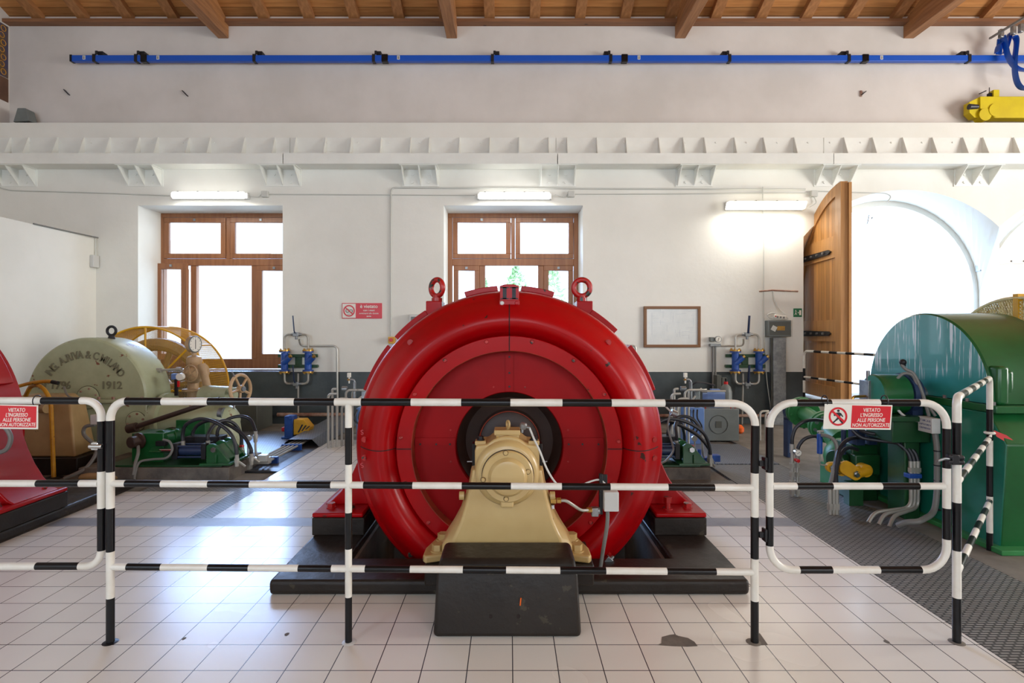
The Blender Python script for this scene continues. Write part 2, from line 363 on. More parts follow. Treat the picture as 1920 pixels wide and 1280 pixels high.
plate('checker_plate', -2.85, 5.9, -2.475, 8.15, 'bargrate', 'blue-grey ribbed channel cover lying in the floor below the steel pipes')
plate('checker_plate', -4.2, 6.5, -2.86, 8.3, 'checker', 'checker plate floor cover around the blue and yellow servo valve', z=.004)
plate('checker_plate', 2.11, 6.2, 3.03, 7.3, 'checker', 'checker plate floor cover in front of the grey hydraulic tank', z=.012)
plate('checker_plate', 3.06, -5.3, 4.4, 3.1, 'checker', 'dark checker plate at the foot of the green turbine, lower right corner', z=.006)
# broken tile and the small chip
def patch(name, pts, mat, label, cat):
    return tag(MB().prism(pts, 2, -.001, .0012).build(name, mat, loc=(pts[0][0], pts[0][1], 0)), label, cat)
bp = [onfloor(*p) for p in ((1232,1209),(1240,1206),(1241,1194),(1256,1190),(1265,1189),(1272,1192),(1290,1196),(1302,1203),(1308,1211),(1288,1212),(1260,1211))]
patch('broken_tile_patch', [(p.x, p.y) for p in bp], 'slabconc', 'brown hole in the tiles where a floor tile is broken, right of the pedestal', 'broken tile')
bp = [onfloor(*p) for p in ((1424,1186),(1440,1209),(1411,1210),(1410,1200),(1419,1197))]
patch('mortar_patch', [(p.x, p.y) for p in bp], 'concrete', 'triangular grey mortar patch in the tiles at the foot of the right fence post', 'mortar patch')
for i, (px, py, r, w_) in enumerate(((538, 1189, .010, 'left of the middle fence post'), (345, 1197, .008, 'between the left and middle fence posts'), (1663, 1203, .011, 'under the right gate'))):
    p = onfloor(px, py); patch('tile_chip', [(p.x+r*math.cos(k)*(1+.3*(k % 2)), p.y+r*1.6*math.sin(k)) for k in range(6)], 'slabconc', 'small dark chip in a floor tile '+w_, 'tile chip')
# ---- back wall with openings
wb = MB()
W1 = (-6.06, -3.70); W2 = (-1.07, 1.20); WZ = (.845, 3.56)
for x0, x1 in ((-9, W1[0]), (W1[1], W2[0]), (W2[1], 4.80)): wb.box(x0, YW, .845, x1, YO, 4.91)
for x0, x1 in (W1, W2): wb.box(x0, YW, 3.56, x1, YO, 4.91)
def arch_inner(c, lo, hi, n=28):
    return [(c+lo+(hi-lo)*i/n, 1.873+1.94*math.sqrt(1-((lo+(hi-lo)*i/n)/2.1)**2)) for i in range(n+1)]
def arch_outer(c, R, n=28): return [(c-R*math.cos(PI*i/n), 2.157+R*math.sin(PI*i/n)) for i in range(n+1)]
doors = ((6.47, -1.67, 1.525, 6.62, 1.56, 4.80, 7.995), (9.52, -1.525, 1.67, 9.94, 1.56, 7.995, 11.19))
for c, lo, hi, oc, R, xl, xr in doors:
    A = arch_inner(c, lo, hi); B = arch_outer(oc, R+.09)
    A = [(A[0][0], 0)]+[(A[0][0], A[0][1]*k/4) for k in (1,2,3)]+A+[(A[-1][0], A[-1][1]*k/4) for k in (3,2,1)]+[(A[-1][0], 0)]
    B = [(B[0][0], 0)]+[(B[0][0], B[0][1]*k/4) for k in (1,2,3)]+B+[(B[-1][0], B[-1][1]*k/4) for k in (3,2,1)]+[(B[-1][0], 0)]
    n = len(A); vs = [(p[0], YW, p[1]) for p in A]+[(p[0], YO, p[1]) for p in B]+[(p[0], YW, 4.91) for p in A]+[(min(max(p[0], xl-.0), xr+.25), YO, 4.91) for p in B]
    fs = [(i, i+1, n+i+1, n+i) for i in range(n-1)]+[(2*n+i, 2*n+i+1, i+1, i) for i in range(4, n-5)]+[(3*n+i, n+i, n+i+1, 3*n+i+1) for i in range(4, n-5)]
    wb.add(vs, fs)
wb.box(11.19, YW, 0, 13, YO, 4.91); wb.box(4.7, YO+.001, 0, 4.99, YO+.03, 4.91); wb.box(8.25, YO+.001, 0, 8.30, YO+.03, 4.91)
for c, lo, hi, oc, R, xl, xr in doors:
    I_ = [(oc-R, 0)]+arch_outer(oc, R)+[(oc+R, 0)]; O_ = [(oc-R-.10, 0)]+arch_outer(oc, R+.10)+[(oc+R+.10, 0)]; n = len(I_)
    vs = [(x, y, z) for y in (YO-.001, YO+.07) for P_ in (I_, O_) for x, z in P_]
    wb.add(vs, [(i, i+1, n+i+1, n+i) for i in range(n-1)]+[(2*n+i, 3*n+i, 3*n+i+1, 2*n+i+1) for i in range(n-1)]+[(i, 2*n+i, 2*n+i+1, i+1) for i in range(n-1)])
wb.box(4.80, YW+.02, 4.89, 13, YO, 4.91)
struct(wb.build('wall_back', 'plaster', loc=(0, YW, 0)))
wd = MB()
for x0, x1 in ((-9, W1[0]), (W1[1], W2[0]), (W2[1], 4.80)): wd.box(x0, YW, 0, x1, YO, .845)
for x0, x1 in (W1, W2): wd.box(x0, YW, 0, x1, YO, .835)
struct(wd.build('trim_1', 'dado', loc=(0, YW, 0)))
for i, (x0, x1) in enumerate((W1, W2)):
    struct(MB().box(x0, YW+.005, .8345, x1, YW+.66, .85).build('trim_%d' % (i+2), 'slate'))
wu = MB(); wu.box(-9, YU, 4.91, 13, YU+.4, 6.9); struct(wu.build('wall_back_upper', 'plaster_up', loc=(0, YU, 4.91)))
struct(MB().box(-8.62, -5.5, 0, -6.745, YW, 3.02).build('wall_left', 'plaster', loc=(-7, 0, 0)))
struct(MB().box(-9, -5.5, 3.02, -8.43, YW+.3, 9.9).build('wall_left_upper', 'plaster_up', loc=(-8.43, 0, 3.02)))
rw = MB().box(12.5, -5.5, 0, 12.9, 10, 1.4).box(12.5, -5.5, 5.0, 12.9, 10, 9.9).box(12.5, -5.5, 1.4, 12.9, .4, 5).box(12.5, 5.6, 1.4, 12.9, 10, 5)
struct(rw.build('wall_right', 'plaster', loc=(12.5, 0, 0)))
fw = MB().box(-9, -5.9, 0, 13, -5.5, 1.8).box(-9, -5.9, 5.2, 13, -5.5, 6.9)
for x0, x1 in ((-9, -7), (-4.2, -1.7), (1.1, 3.8), (6.6, 13)): fw.box(x0, -5.9, 1.8, x1, -5.5, 5.2)
struct(fw.build('wall_front', 'plaster', loc=(0, -5.5, 0)))
# landing inside the arched door
struct(MB().box(4.95, 9.0, 0, 8.0, 9.9, .40).build('door_threshold', 'concrete'))
# ---- roof: sloping planks, rafters, tie beams
SL = .42; RY = 1.9
def zr(y, z0): return z0+(9.3-y)*SL if y > RY else z0+(9.3-RY)*SL-(RY-y)*SL
ce = MB(); ys = [9.7, RY, -5.9]
for a, b in zip(ys, ys[1:]):
    ce.add([(-9,a,zr(a,6.81)),(13,a,zr(a,6.81)),(13,b,zr(b,6.81)),(-9,b,zr(b,6.81)),(-9,a,zr(a,6.9)),(13,a,zr(a,6.9)),(13,b,zr(b,6.9)),(-9,b,zr(b,6.9))],
           [(0,1,2,3),(4,7,6,5),(0,4,5,1),(2,6,7,3),(1,5,6,2),(0,3,7,4)])
struct(ce.build('ceiling', 'plank', loc=(0, 2, 6.9)))
struct(MB().box(-9, 9.16, 6.65, 13, 9.3, 6.705).build('trim_4', 'plate_wood'))
rf0 = None
for k in range(-11, 16):
    x = -.33+.757*k
    if x > 8.95 or x < -8.3: continue
    if rf0 is None:
        q = MB(); hw = .085
        for a, b in ((9.28, RY), (RY, -5.4)):
            q.add([(s, y, zr(y, z)) for y in (a, b) for s, z in ((-hw, 6.706), (hw, 6.706), (hw, 6.812), (-hw, 6.812))], [(0,1,5,4),(1,2,6,5),(2,3,7,6),(3,0,4,7),(0,3,2,1),(4,5,6,7)])
        rf0 = q.build('rafter', 'rafter', loc=(0, 9.28, 6.7)); o = rf0
    else: o = rf0.copy(); C.objects.link(o)
    o.location.x = x; bi_ = [i for i in range(4) if -4.82+3.85*i < x+.2]; j_ = round((x-(-4.82+3.85*bi_[-1]))/.757) if bi_ else round((-4.82-x)/.757)
    od = ('touching', 'first', 'second', 'third', 'fourth', 'fifth')
    bn = ('leftmost', 'second', 'third', 'rightmost')
    tag(o, 'thin roof rafter, %s %s of the %s thick tie beam' % (od[j_], 'to the right' if bi_ else 'to the left', bn[bi_[-1]] if bi_ else 'leftmost') if j_ else 'thin roof rafter directly above the %s thick tie beam' % bn[bi_[-1]], 'rafter', 'thin roof rafters above the wall plate')
bl = ('leftmost, ending right of the left window', 'second from the left, above the middle window', 'third from the left, above the framed drawing', 'rightmost, ending above the open wooden door')
tb0 = None; bi = 0
for k in range(-1, 5):
    x = -4.82+3.85*k
    if x < -8.4 or x > 9: continue
    if tb0 is None:
        r = thing('tie_beam', (0, 9.3, 6.44), '', 'beam')
        MB().box(-.088, -5.4, 6.44, .088, 9.299, 6.74).build('tie_timber', 'beam', r, bev=.01)
        q = MB()
        q.add([(s, y, zr(y, z)) for y in (9.29, RY+.1) for s, z in ((-.09, 6.45), (.09, 6.45), (.09, 6.70), (-.09, 6.70))], [(0,1,5,4),(1,2,6,5),(2,3,7,6),(3,0,4,7),(0,3,2,1),(4,5,6,7)])
        q.build('principal_rafter', 'rafter', r); tb0 = r
    else: r = copy_tree(tb0)
    r.location.x = x
    if k < 0 or k > 3: C  # outside the picture
    tag(r, 'thick wooden tie beam, '+(bl[k] if 0 <= k <= 3 else 'beyond the right edge of the photograph'), 'beam', 'thick tie beams')
# ---- windows
def window(n, x0, x1, sashes, openleft):
    Y = YO-.07; z0, z1 = .86, 3.56; zm = 2.72
    r = thing('window_%d' % n, ((x0+x1)/2, Y, z0), None, None); struct(r)
    f = MB(); t = .10
    f.box(x0, Y-.06, z1-.07, x1, Y+.04, z1).box(x0, Y-.06, z0, x1, Y+.04, z0+.17).box(x0, Y-.0601, z0+.17, x0+.08, Y+.04, z1-.07).box(x1-.08, Y-.0601, z0+.17, x1, Y+.04, z1-.07)
    f.box(x0+.08, Y-.06, zm-.07, x1-.08, Y+.04, zm+.05)
    xm = (x0+x1)/2; f.box(xm-.035, Y-.05, zm+.05, xm+.035, Y+.04, z1-.07)
    for a in sashes[1:3]: f.box(a-.05, Y-.05, z0+.17, a+.05, Y+.04, zm-.07)
    f.build('window_frame', 'winwood', r, bev=.006)
    def sash(a, b, c, d, yy, w=.085, hinge=None, ang=0):
        q = MB(); q.box(a, yy-.03, c, b, yy+.03, c+w).box(a, yy-.03, d-w, b, yy+.03, d).box(a, yy-.0301, c+w, a+w, yy+.03, d-w).box(b-w, yy-.0301, c+w, b, yy+.03, d-w)
        g_ = MB().box(a+w-.005, yy-.004, c+w-.005, b-w+.005, yy+.004, d-w+.005)
        h_ = MB().box((a+b)/2-.02, yy-.045, d-.06, (a+b)/2+.02, yy-.03, d-.02)
        for mb in (q, g_, h_):
            if hinge is not None:
                Rm = Matrix.Rotation(ang, 3, 'Z'); hp = Vector((hinge, yy, 0)); mb.v = [hp+Rm@(p-hp) for p in mb.v]
        s = q.build('window_sash', 'winwood', r, bev=.005); g_.build('pane', 'glass', s); h_.build('latch', 'steel', s)
    sash(x0+.085, xm-.04, zm+.055, z1-.075, Y-.035); sash(xm+.04, x1-.085, zm+.055, z1-.075, Y-.035)
    if openleft: sash(sashes[0]-.10, sashes[1]-.06, z0+.16, zm-.04, Y-.12, .10)
    else: sash(sashes[0]+.02, sashes[1]-.05, z0+.17, zm-.07, Y-.03)
    sash(sashes[2]+.05, sashes[3]-.01, z0+.17, zm-.07, Y-.03)
    return r
window(1, W1[0]-.03, W1[1]+.0, (-6.0, -5.50, -4.44, -3.78), True)
window(2, W2[0], W2[1], (-.99, -.47, .55, 1.12), False)
# ---- arched doors
def door_leaf(n, hinge, ang, mirror, mats, tilt=0):
    # leaf in local x 0..1.5 (hinge at 0), arched top, thickness .09
    R = 1.56; w = 1.5; r = thing('door_%d' % n, hinge, None, None); struct(r); sg = -1 if mirror else 1
    ca, sa = math.cos(ang), math.sin(ang)
    def X(x, y, z): x *= sg; return Vector((hinge[0]+x*ca-y*sa, hinge[1]+x*sa+y*ca, z))
    def top(x, off=0): return 2.157+math.sqrt(max(0, (R-off)**2-(R-x)**2))
    def panelize(q, x0, x1, zlo, zhi, y0, y1, off=0):
        N = 14; pts = [(x0, zlo), (x1, zlo)]+[(x1-(x1-x0)*i/N, zhi if zhi else top(x1-(x1-x0)*i/N, off)) for i in range(N+1)]
        vs = [X(a, y0, b) for a, b in pts]+[X(a, y1, b) for a, b in pts]; k = len(pts)
        q.add(vs, [tuple(range(k))[::-1], tuple(range(k, 2*k))]+[(i, (i+1) % k, k+(i+1) % k, k+i) for i in range(k)])
    z0 = .46
    q = MB(); panelize(q, .02, w-.01, z0, None, -.02, .02); body = q.build('leaf_board', mats[1], r)
    q = MB()
    for x0, x1, a, b in ((.02, .15, z0, None), (w-.17, w, z0, None), (.15, w-.17, z0, z0+.2), (.15, w-.17, 1.35, 1.68), (.15, w-.17, 2.62, 2.95)):
        if b is None: panelize(q, x0, x1, a, None, -.05, .05)
        else: panelize(q, x0, x1, a, b, -.045, .045)
    # curved top rail
    N = 16; pts = []
    xs = [.13+(w-.15-.13)*i/N for i in range(N+1)]
    outer = [(x, top(x)) for x in xs]; inner = [(x, top(x, .16) if (R-x) < R-.17 else 2.3) for x in xs]
    pts = outer+inner[::-1]; k = len(pts)
    vs = [X(a, -.047, b) for a, b in pts]+[X(a, .047, b) for a, b in pts]
    q.add(vs, [(i, i+1, k-2-i, k-1-i) for i in range(N)]+[(k+i, k+k-1-i, k+k-2-i, k+i+1) for i in range(N)]+[(i, (i+1) % k, k+(i+1) % k, k+i) for i in range(k)])
    q.build('stile_frame', mats[0], r)
    q = MB(); q.add([X(x, y, z) for z in (z0, top(w)-.02) for x, y in ((w-.02, .05), (w+.03, .05), (w+.03, .09), (w-.02, .09))], [(0,1,2,3),(4,7,6,5),(0,4,5,1),(1,5,6,2),(2,6,7,3),(3,7,4,0)])
    q.build('edge_batten', mats[0], r)
    for z in (2.72, 1.47):
        q = MB()
        vs = [X(x, y, zz) for y in (-.075, -.05) for x, zz in ((.0, z-.05), (1.15, z-.035), (1.22, z), (1.15, z+.035), (.0, z+.05))]
        q.add(vs, [(0,1,2,3,4),(9,8,7,6,5)]+[(i, (i+1) % 5, 5+(i+1) % 5, 5+i) for i in range(5)])
        hg = q.build('hinge_strap', mats[2], r)
        q = MB()
        for i in range(5): q.cyl(X(.18+.21*i, -.07, z), X(.18+.21*i, -.1, z), .018, n=8)
        q.build('rivet', 'steel', hg)
    return r
door_leaf(1, (5.08, 9.62, 0), math.radians(-95.5), False, ('doorframe', 'doorwood', 'blackiron'))
door_leaf(2, (8.30, 9.62, 0), math.radians(-2), False, ('doordaylit', 'doordaylit', 'doordaylit'))  # leaf and straps coloured near-white for the daylight on them
# ---- outside
struct(MB().box(-60, 9.9, .30, 70, 80, .38).build('ground_outside', 'outground', loc=(0, 9.9, .3)))
h = thing('house', (-12, 28, .38), 'pale house with a low gabled roof seen through the left window', 'building')
MB().box(-19, 26, .38, -9, 34, 4.6).build('house_wall', 'housewall', h)
q = MB(); q.add([(-19.6,25.4,4.4),(-14.2,25.4,6.2),(-8.4,25.4,4.3),(-19.6,34.6,4.4),(-14.2,34.6,6.2),(-8.4,34.6,4.3)], [(0,1,2),(3,5,4),(0,3,4,1),(1,4,5,2),(0,2,5,3)]); q.build('roof', 'roof', h)
for i, (x, y, s) in enumerate(((.3, 24, 1.0), (1.9, 25.5, 1.15), (-1.2, 27, .9))):
    r = thing('tree', (x, y, .38), ('slim green tree seen through the middle window, left of the fuller one', 'fullest green tree seen through the middle window', 'small green tree at the left in the middle window')[i], 'tree', 'trees outside the middle window')
    MB().cyl((x, y, .38), (x, y, 2.2), .12, .08, n=8).build('trunk', 'roof', r)
    q = MB()
    for j in range(300):
        a = random.random()*2*PI; zz = random.random(); rr = (1-zz)**.7*1.1*s*random.random()**.4; c = Vector((x+rr*math.cos(a), y+rr*math.sin(a), 1.4+zz*3.0*s))
        d1 = Vector((random.gauss(0,1), random.gauss(0,1), random.gauss(0,1))).normalized(); d2 = d1.orthogonal().normalized()
        q.add([c-d1*.16, c+d2*.07, c+d1*.16, c-d2*.07], [(0,1,2,3)])
    q.build('foliage', 'leaf', r)
# ================================================================ RED GENERATORS
def outline_sym(R, zc, foot):   # outline of stator frame in x,z (symmetric)
    pts = []
    for i in range(41):
        a = math.radians(-12+ (90+12)*i/40); pts.append((R*math.cos(a), zc+R*math.sin(a)))
    right = [(1.34, .236), (1.29, .262), (1.22, .33), (1.15, .44), (1.095, .56), (1.06, .66)]
    arc_ = [(R*math.cos(math.radians(a)), zc+R*math.sin(math.radians(a))) for a in [0+90*i/36 for i in range(2, 37)]]
    half = right+arc_
    return half+[(-x, z) for x, z in half[-2::-1]]
ZC = .738
def generator(ux, front, label, slab_label):
    sl = thing('machine_plinth', (ux, 3.1, 0), slab_label, 'plinth')
    def boxr(q, x0, y0, z0, x1, y1, z1): q.box(ux+x0, y0, z0, ux+x1, y1, z1)
    q = MB(); P = [(-1.36,3.11),(1.36,3.11),(1.36,5.3),(-1.36,5.3)]; I = [(-1.0,3.43),(1.0,3.43),(1.0,4.7),(-1.0,4.7)]
    for z, s in ((0, 0), (.082, .02)):
        pass
    vs = [(ux+x, y, z) for z in (0, .084) for x, y in P+I]
    q.add(vs, [(8,9,13,12),(9,10,14,13),(10,11,15,14),(11,8,12,15),(0,4,5,1),(1,5,6,2),(2,6,7,3),(3,7,4,0),(0,1,9,8),(1,2,10,9),(2,3,11,10),(3,0,8,11),(4,12,13,5),(5,13,14,6),(6,14,15,7),(7,15,12,4)])
    q.build('plinth_slab', 'blackconc', sl, bev=.026, seg=4)
    for sx in (-1, 1):
        q = MB(); a, b = sorted((ux+sx*1.0, ux+sx*1.362)); q.box(a, 3.80, .083, b, 4.46, .205); q.build('foot_block', 'blackconc', sl, bev=.008)
    q = MB(); q.box(ux-.47, 3.045, .08, ux+.47, 3.40, .20); q.build('bearing_block', 'blackconc', sl, bev=.012)
    g = thing('generator', (ux, 4.1, .205), label, 'generator')
    # stator frame with skirts and feet
    q = MB(); o = outline_sym(1.03, ZC, 0); bot = [(-1.0, .236), (-.92, .30), (.92, .30), (1.0, .236)]
    q.prism([(ux+x, z) for x, z in o+bot], 1, 4.0, 4.40); fr = q.build('stator_frame', 'red', g, bev=.008)
    q = MB(); q.prof((ux, 3.76, ZC), (0,1,0), [(.93, 0), (1.03, .0), (1.03, .68), (.93, .68)], 96, cap=False)
    q.prof((ux, 3.76, ZC), (0,1,0), [(.93, 0), (.93, .68)], 96, cap=False); q.build('stator_core', 'red', g)
    for sx in (-1, 1):
        a, b = sorted((ux+sx*1.01, ux+sx*1.362)); q = MB(); q.box(a, 3.802, .206, b, 4.46, .237); ft = q.build('foot_flange', 'red', g, bev=.01)
        for i, (dx, dy, up) in enumerate(((1.27, 3.93, .0), (1.12, 3.9, .05), (1.27, 4.33, 0))):
            q = MB(); x = ux+sx*dx; q.cyl((x, dy, .237), (x, dy, .243), .034, n=16)
            if up and sx > 0: q.cyl((x, dy, .243), (x, dy, .29), .019, n=12); q.hexb((x, dy, .285), (0,0,1), .03, .035)
            else: q.hexb((x, dy, .243), (0,0,1), .03, .028)
            q.build('foot_bolt', 'redworn', ft)
    # vent cover plates round the crown
    for a0, a1 in ((94.5, 107), (73, 85.5), (123, 138), (45.5, 57.5), (19, 38), (142, 161)):
        q = MB(); n = 10; vs = []
        for i in range(n+1):
            a = math.radians(a0+(a1-a0)*i/n)
            for R, y in ((1.035, 3.82), (1.072, 3.82), (1.072, 4.36), (1.035, 4.36)): vs.append((ux+R*math.cos(a), y, ZC+R*math.sin(a)))
        fs = [(4*i+j, 4*i+(j+1) % 4, 4*i+4+(j+1) % 4, 4*i+4+j) for i in range(n) for j in range(4)]+[(0,1,2,3), (4*n+3, 4*n+2, 4*n+1, 4*n)]
        q.add(vs, fs); q.build('vent_cover', 'red', g, bev=.004)
    # end shield
    pr = [(1.0,3.775),(1.018,3.75),(1.022,3.715),(1.02,3.68),(1.01,3.645),(.992,3.618),(.974,3.606),(.970,3.601),(.965,3.594),(.945,3.566),(.92,3.533),(.895,3.505),(.87,3.484),(.845,3.47),(.82,3.465),(.798,3.469),(.778,3.482),(.760,3.502),(.745,3.527),(.735,3.55),(.7245,3.565),(.7235,3.53),(.72,3.527),(.628,3.527),(.6245,3.531),(.6245,3.655)]
    q = MB(); q.prof((ux, 0, ZC), (0,1,0), pr[:-2], 144, cap=False); q.build('end_shield', 'red', g, ang=30)
    # recess wall, seams
    q = MB(); q.prof((ux, 0, ZC), (0,1,0), [(.6285, 3.529), (.6245,3.531),(.6245,3.66)], 144, cap=False); q.build('recess_rim', 'rust', g)
    q = MB(); q.prof((ux, 0, ZC), (0,1,0), [(.624, 3.63), (.357, 3.628), (.352, 3.634), (.352, 3.70)], 144, cap=False); cv = q.build('inner_cover', 'redflat', g)
    for a in (0, 90, 180):
        u = Vector((math.cos(math.radians(a)), 0, math.sin(math.radians(a)))); w = Vector((-u.z, 0, u.x))
        q = MB(); q.obox(Vector((ux, 3.624, ZC))+u*.488+(w*0 if a == 90 else Vector((0,0,.027))), .262, .006, .052, Matrix((u, (0,1,0), w)).transposed()); js = q.build('joint_strip', 'redflat', cv)
        for k in (.39, .48, .585):
            q = MB(); p = Vector((ux, 3.622, ZC))+u*k+(w*0 if a == 90 else Vector((0,0,.012))); q.cyl(p, p-Vector((0,.006,0)), .0065, n=10); q.build('rivet', 'blackiron', js)
    for i in range(12):
        a = math.radians(15+30*i); p = Vector((ux+.40*math.cos(a), 3.628, ZC+.40*math.sin(a)))
        MB().cyl(p, p-Vector((0,.005,0)), .006, n=8).build('rivet', 'redworn', cv)
    shieldpts = [(r, y) for r, y in pr[6:-4]]
    for a in (0, 90, 180):
        u = Vector((math.cos(math.radians(a)), 0, math.sin(math.radians(a)))); w = Vector((-u.z, 0, u.x)); q = MB()
        pts = [Vector((ux, y-.0015, ZC))+u*r for r, y in shieldpts+[(.7235, 3.5265), (.628, 3.5255)]]
        for p0, p1 in zip(pts, pts[1:]): q.add([p0-w*.003, p0+w*.003, p1+w*.003, p1-w*.003], [(0,1,2,3)])
        q.build('seam', 'seam', g)
    for a in range(0, 360, 24):
        t = math.radians(a+6 if a not in (0,) else 4); p = Vector((ux+.70*math.cos(t), 3.527, ZC+.70*math.sin(t)))
        MB().prof(p, (0,-1,0), [(.0135, 0), (.0135, .006), (.010, .010)], 12).build('rim_bolt', 'redworn', g)
    for a in (3.6, -3.6, 176.4, 183.6, 47, 133, 227, 313):
        t = math.radians(a); p = Vector((ux+.932*math.cos(t), 3.545, ZC+.932*math.sin(t)))
        q = MB(); q.cyl(p, p-Vector((0,.008,0)), .019, n=18); q.hexb(p-Vector((0,.008,0)), (0,-1,0), .0135, .010); q.build('shield_bolt', 'redworn', g)
    if front: text_mesh('scratched_mark', [('S', .045, face_y(ux-.952, 3.566, .836, tilt=.1), 'CENTER'), ('S', .045, face_y(ux-.952, 3.566, .622, tilt=.3), 'CENTER')], 'scratch', g, ext=.0008, bold=0)
    # rotor in the opening
    q = MB(); q.prof((ux, 0, ZC), (0,1,0), [(.353, 3.72), (.33, 3.74), (.30, 3.80), (.22, 3.82), (.20, 3.78), (.16, 3.76), (.11, 3.76), (.085, 3.74), (.08, 3.27)], 96, cap=False); ro = q.build('rotor', 'rotor', g)
    MB().torus((ux, 3.775, ZC), (0,1,0), .205, .004, 64, 8).build('rotor_ring', 'rust', ro)
    # lifting eyes
    for sx, ang in ((-1, 38), (1, 0)):
        x = ux+sx*.515; y = 3.92; e = MB(); zb = ZC+math.sqrt(1.03**2-.515**2)-.04
        e.box(x-.065 if sx < 0 else x-.045, y-.09, zb-.05, x+.045 if sx < 0 else x+.065, y+.09, 1.702); le = e.build('lifting_lug', 'red', g, bev=.006)
        e = MB(); e.cyl((x, y, 1.70), (x, y, 1.728), .038, n=20); e.cyl((x, y, 1.725), (x, y, 1.75), .028, .024, n=16)
        e.torus((x, y, 1.80), (math.sin(math.radians(ang)), math.cos(math.radians(ang)), 0), .058, .0195, 36, 14); e.build('eye_bolt', 'redworn', le)
    if front:
        q = MB(); q.prism([(ux-.062, 1.662), (ux+.062, 1.662), (ux+.062, 1.782), (ux+.03, 1.793), (ux-.03, 1.793), (ux-.062, 1.782)], 1, 3.545, 3.62); q.box(ux-.066, 3.54, 1.652, ux+.066, 3.552, 1.690)
        pl = q.build('number_plate', 'red', g, bev=.003)
        text_mesh('numeral', [], 'ink', pl) if 0 else None
        q = MB()
        for sx in (-1, 1):
            x = ux+sx*.030; q.box(x-.012, 3.5435, 1.697, x+.012, 3.546, 1.775); q.box(x-.026, 3.5435, 1.697, x+.026, 3.546, 1.704); q.box(x-.026, 3.5435, 1.768, x+.026, 3.546, 1.775)
        q.build('numeral', 'ink', pl)
        for sx, mt in ((-1, 'lgrey'), (1, 'red')):
            MB().prof((ux+sx*.047, 3.542, 1.672), (0,-1,0), [(.013, 0), (.013, .006), (.009, .009)], 14).build('plate_screw', mt, pl)
        # grey cable from the rear of the rim, right hand side
    return g
generator(0.0, True, 'large round red generator marked II in the centre, behind the tan bearing stand', 'black painted concrete plinth under the central red generator')
generator(-4.93, False, 'red generator cut off by the left edge, its foot beside the yellow handrail', 'black concrete plinth at the lower left under the red generator at the left edge')
# small sensor at the flank of generator and conduit curls on the left unit
t = thing('cable_fitting', (1.0, 3.98, .9), 'small grey sensor head with a thin cable on the right flank of the central generator', 'sensor')
p = at(1258, 772, 4.5); MB().cyl(p, p+Vector((.045, 0, -.02)), .028, n=10).build('sensor_head', 'steel', t)
MB().tube(spline([at(1240, 755, 4.46), at(1248, 762, 4.48), p]), .007, 6).build('cable', 'lgrey', t)
MB().tube(spline([p, at(1252, 800, 4.5), at(1260, 830, 4.52), at(1262, 845, 4.53), at(1250, 862, 4.5), at(1240, 868, 4.46)]), .008, 6).build('conduit', 'greyhose', t)
t = thing('conduit_loop', (-3.95, 4.4, .9), 'grey conduit loop with metal clip before the red generator at the left edge', 'conduit')
MB().tube(spline([at(-10, 802, 4.05), at(8, 800, 4.05), at(20, 820, 4.05), at(12, 842, 4.05), at(-10, 850, 4.05)]), .016, 8).build('upper_loop', 'greyhose', t)
MB().tube(spline([at(-8, 862, 4.2), at(6, 872, 4.2), at(20, 880, 4.3), at(32, 879, 4.4), at(48, 877, 4.46)]), .012, 8).build('lower_loop', 'greyhose', t)
p = at(33, 879, 4.4); MB().box(p.x-.03, p.y-.025, p.z-.025, p.x+.03, p.y+.025, p.z+.025).build('clip', 'steel', t, bev=.004)
# ================================================================ CONCRETE PEDESTAL in front
q = MB(); vs = []
for z, hw, y0 in ((0, .362, 2.675), (.30, .347, 2.70), (.358, .335, 2.735)):
    vs += [(-.01-hw, y0, z), (-.01+hw, y0, z), (-.01+hw, 2.972, z), (-.01-hw, 2.972, z)]
q.add(vs, [(0,3,2,1),(8,9,10,11)]+[(4*k+i, 4*k+(i+1) % 4, 4*k+4+(i+1) % 4, 4*k+4+i) for k in (0, 1) for i in range(4)])
ped = thing('concrete_pedestal', (-.01, 2.9, 0), 'black painted concrete pedestal standing on the tiles in front of the tan bearing stand', 'pedestal')
q.build('pedestal_block', 'blackconc', ped, bev=.022, seg=4)
p = at(976, 1127, 2.683); MB().obox(p-Vector((0,.003,0)), .006, .006, .036, Matrix.Rotation(.1, 3, 'Y')).build('paint_mark', 'orange', ped)
for px in (920, 972):
    p = at(px, 1155, 2.684); MB().cyl(p, p-Vector((0,.004,0)), .009, n=12).build('drill_hole', 'seam', ped)
# ================================================================ TAN BEARING STAND
bs = thing('bearing_stand', (0, 3.1, .2), 'tan cast bearing stand with a round cover in front of the central red generator', 'bearing stand')
CX = -.012
wf = [(.205,.30),(.30,.295),(.363,.292),(.40,.272),(.46,.248),(.55,.222),(.65,.200),(.74,.186)]
wbk = [(.205,.455),(.262,.452),(.30,.385),(.335,.345),(.38,.315),(.46,.272),(.55,.242),(.65,.212),(.74,.190)]
def lerpw(t, z):
    for (a, wa), (b, wb_) in zip(t, t[1:]):
        if a <= z <= b: return wa+(wb_-wa)*(z-a)/(b-a)
    return t[-1][1]
q = MB(); zs = [.205,.25,.268,.29,.31,.335,.363,.39,.42,.46,.50,.55,.60,.65,.70,.74]; vs = []
for z in zs:
    a = lerpw(wf, z); b = max(a+.012, lerpw(wbk, z) if z > .25 else .34); b = min(b, .36)
    vs += [(CX-b, 3.27, z), (CX-b, 3.04, z), (CX-a, 2.985, z), (CX+a, 2.985, z), (CX+b, 3.04, z), (CX+b, 3.27, z)]
n = len(zs); q.add(vs, [tuple(range(6))[::-1], tuple(range(6*n-6, 6*n))]+[(6*k+i, 6*k+(i+1) % 6, 6*k+6+(i+1) % 6, 6*k+6+i) for k in range(n-1) for i in range(6)])
